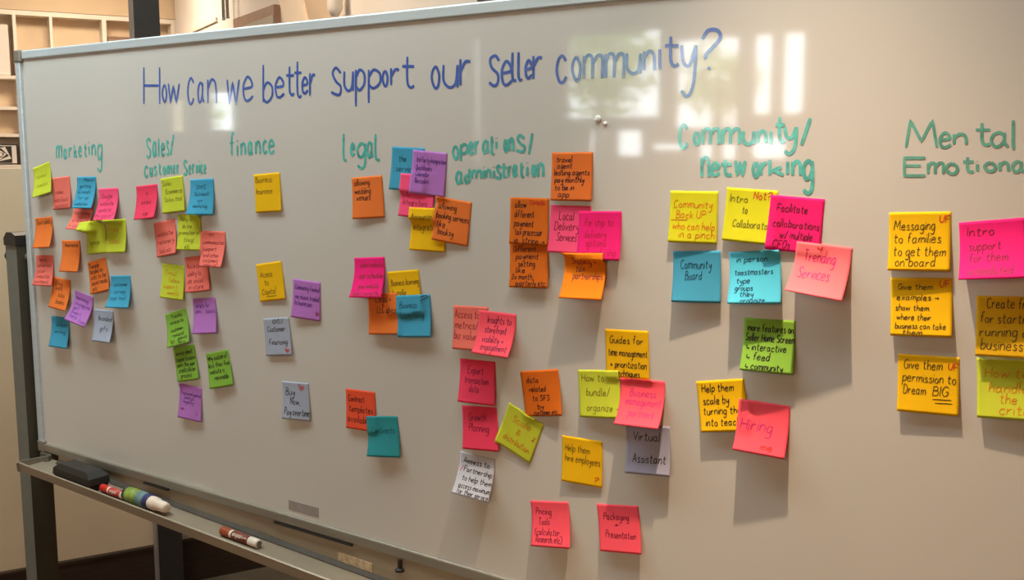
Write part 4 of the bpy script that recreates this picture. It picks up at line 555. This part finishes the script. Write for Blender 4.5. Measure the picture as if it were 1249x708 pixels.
for n_id, colour, cx, cz, th, dl, dr, curl, label, grp, writing in NOTES:
    nt = Note(cx/1000, cz/1000, math.radians(th), dl/1000, dr/1000, curl)
    near = [q for q in placed if np.hypot(*(q.c-nt.c)) < .125]
    if near:
        low = np.array([[max([q.height(nt.P[i, j]) for q in near]) for j in range(GN+1)] for i in range(GN+1)])
        low = np.where(low > 0, low+.0012, 0)
        h = np.maximum(nt.h, low)
        for _ in range(6):
            p = np.pad(h, 1, mode='edge')
            avg = (p[:-2, 1:-1]+p[2:, 1:-1]+p[1:-1, :-2]+p[1:-1, 2:]+4*h)/8
            h = np.maximum(avg, np.maximum(nt.h, low))
        nt.h = h
    placed.append(nt)
    ox, oz, _ = nt.at(.5, 0)
    org = Vector((ox, 0, EYE+oz))
    mb = MB(); G = GN+1
    front = [(nt.P[i, j, 0]-org.x, -nt.h[i, j], EYE+nt.P[i, j, 1]-org.z) for i in range(G) for j in range(G)]
    back = [(x, y+.00022, z) for x, y, z in front]
    fs = []
    for i in range(GN):
        for j in range(GN):
            a, b, c, d = i*G+j, (i+1)*G+j, (i+1)*G+j+1, i*G+j+1
            fs.append((a, b, c, d)); fs.append((a+G*G, d+G*G, c+G*G, b+G*G))
    for k in range(GN):
        for a, b in ((k*G, (k+1)*G), (k*G+GN, (k+1)*G+GN), (k, k+1), (GN*G+k, GN*G+k+1)):
            fs.append((a, b, b+G*G, a+G*G))
    mb.add(front+back, fs)
    o = mb.build('sticky_note', paper_m[colour], loc=org, smooth=True)
    tag(o, label, 'sticky note', GROUPS[grp])
    rnd = random.Random(n_id)
    for ink, lines, h in writing:
        vbs = sorted({q[3] for q in lines}); gaps = [b-a for a, b in zip(vbs, vbs[1:]) if b-a > 7]
        if gaps: h = min(h, .84*min(gaps)+1)
        cnt = [0]
        mb = MB(); wid = .0012 if ink in ('black',) else .00105
        if grp == 'c' or h >= 17: wid *= 1.1
        for text, u0, u1, vb in lines:
            for st in text_strokes(text, u0/100*SZ, u1/100*SZ, vb/100*SZ, h/100*SZ, rnd):
                def put(u, v):
                    x, z, hh = nt.at(u/SZ, v/SZ); cnt[0] += 1; return (x-org.x, -hh-.00028-1e-6*(cnt[0] % 90), EYE+z-org.z)
                ribbon(mb, st, wid, put)
        w = mb.build('handwriting', ink_m[ink], o)
        if ink == 'red': w['label'] = 'small red mark'

# ------------------------------------------------------------------ things in the pen tray
def tz(x, y=-.05): return TZ + .002 + SAG*(x+2.3)
ax = Vector((1, 0, SAG)).normalized()
er = tag(empty('board_eraser', (-2.195, -.06, tz(-2.195))), 'black felt board eraser at the left end of the pen tray', 'eraser')
mb = MB(); mb.prism([(-.094+.012, .0), (-.034, .0), (-.034, .014), (-.082, .014)], -2.262, -2.118, lambda y, z, x: (x, y, z+tz(x)+.0008)); part(er, 'felt_pad', mb, felt_m)
mb = MB()
mb.add([(x, y, z+tz(x)) for x, y, z in [(-2.265, -.084, .0145), (-2.115, -.084, .0145), (-2.115, -.031, .0145), (-2.265, -.031, .0145),
      (-2.262, -.084, .030), (-2.118, -.084, .030), (-2.118, -.031, .030), (-2.262, -.031, .030),
      (-2.246, -.077, .042), (-2.134, -.077, .042), (-2.134, -.038, .042), (-2.246, -.038, .042)]],
      [(0, 1, 5, 4), (1, 2, 6, 5), (2, 3, 7, 6), (3, 0, 4, 7), (4, 5, 9, 8), (5, 6, 10, 9), (6, 7, 11, 10), (7, 4, 8, 11), (8, 9, 10, 11), (3, 2, 1, 0)])
part(er, 'grip', mb, black_m)

def word_on(root, text, P0, along, upv, out, size, width, m):
    """lettering laid on a barrel: P0 start, along the barrel, up, outward"""
    mb = MB()
    for st in text_strokes(text, 0, width, 0, size, random.Random(3)):
        ribbon(mb, st, size*.16, lambda u, v: tuple(Vector(P0)+along*u-upv*v+out*.0))
    return part(root, 'lettering', mb, m)
view = Vector((0, -1.38, EYE))
def barrel_frame(P, r):
    out = (view-Vector(P)); out -= ax*out.dot(ax); out.normalize(); up = out.cross(ax) if out.cross(ax).z > 0 else ax.cross(out)
    return out, up
red_m = mat('red_cap', (196, 40, 28), .4, noise=(40, .06)); redlab_m = mat('red_label', (190, 66, 52), .5, noise=(40, .08)); cream_m = mat('cream_plastic', (224, 208, 188), .45, noise=(40, .04))
brown_m = mat('rust_brown_cap', (150, 62, 26), .4, noise=(40, .06)); brlab_m = mat('brown_label', (120, 48, 24), .5, noise=(40, .08))
lab_m = mat('lime_label', (126, 146, 56), .5, noise=(60, .4)); lab2_m = mat('blue_grey_label', (104, 132, 128), .5, noise=(60, .3)); navy_m = mat('navy_band', (46, 44, 96), .45, noise=(40, .06)); pinkcap_m = mat('off_white_cap', (226, 204, 182), .5, noise=(40, .03))
clear_m = mat('clear_grey_barrel', (122, 112, 104), .3, noise=(40, .06))

P = Vector((-2.106, -.058, tz(-2.106)+.0095))
k1 = tag(empty('whiteboard_marker', P), 'marker with red cap and red label between the eraser and the bottle', 'marker')
mb = MB(); mb.lathe([(0, .007), (.002, .0088), (.028, .0092), (.030, .0085)], P, ax, 18); part(k1, 'cap', mb, red_m, False)
mb = MB(); mb.lathe([(.030, .0084), (.034, .009), (.036, .009)], P, ax, 18); part(k1, 'collar', mb, cream_m)
mb = MB(); mb.lathe([(.036, .0091), (.078, .0091)], P, ax, 18); part(k1, 'label', mb, redlab_m, True)
mb = MB(); mb.lathe([(.078, .009), (.118, .009), (.120, .007)], P, ax, 18); part(k1, 'barrel', mb, cream_m, True)
o_, u_ = barrel_frame(P, .009)
word_on(k1, 'expo', P+ax*.043+o_*.0094-u_*.003, ax, u_, o_, .008, .022, cream_m)

P = Vector((-2.012, -.058, tz(-2.012)+.0175))
k2 = tag(empty('cleaner_bottle', P), 'small bottle with lime and blue label and off-white cap lying in the tray', 'bottle')
mb = MB(); mb.lathe([(0, .012), (.003, .0158), (.006, .0165), (.012, .0168)], P, ax, 24); part(k2, 'base', mb, black_m, True)
mb = MB(); mb.lathe([(.012, .0169), (.052, .0169)], P, ax, 24); part(k2, 'label', mb, lab_m, True)
mb = MB(); mb.lathe([(.052, .01688), (.078, .01688)], P, ax, 24); part(k2, 'label', mb, lab2_m, True)
mb = MB(); mb.lathe([(.078, .0168), (.080, .0172), (.090, .0172), (.092, .0160)], P, ax, 24); part(k2, 'band', mb, navy_m, False)
mb = MB(); mb.lathe([(.092, .0145), (.096, .0150), (.112, .0145), (.114, .0125), (.140, .0115), (.147, .0100), (.149, .006)], P, ax, 24); part(k2, 'cap', mb, pinkcap_m, True)

P = Vector((-1.690, -.052, tz(-1.690)+.0095))
k3 = tag(empty('whiteboard_marker', P), 'marker with rust brown cap lying alone in the tray below the tape strip', 'marker')
mb = MB(); mb.lathe([(0, .007), (.002, .0092), (.028, .0095), (.030, .0088)], P, ax, 20); part(k3, 'cap', mb, brown_m)
mb = MB(); mb.lathe([(.030, .0086), (.038, .0091)], P, ax, 20); part(k3, 'collar', mb, cream_m, True)
mb = MB(); mb.lathe([(.038, .0092), (.088, .0092)], P, ax, 20); part(k3, 'label', mb, brlab_m, True)
mb = MB(); mb.lathe([(.088, .0091), (.112, .0091), (.1145, .0080)], P, ax, 20); part(k3, 'barrel', mb, cream_m, True)
mb = MB(); mb.lathe([(.1145, .0060), (.1155, .0060)], P, ax, 16); part(k3, 'end_plug', mb, clear_m)
o_, u_ = barrel_frame(P, .009)
word_on(k3, 'expo', P+ax*.043+o_*.0096-u_*.0022, ax, u_, o_, .0095, .024, cream_m)
word_on(k3, 'dry erase', P+ax*.069+o_*.0096-u_*.0005, ax, u_, o_, .004, .016, cream_m)
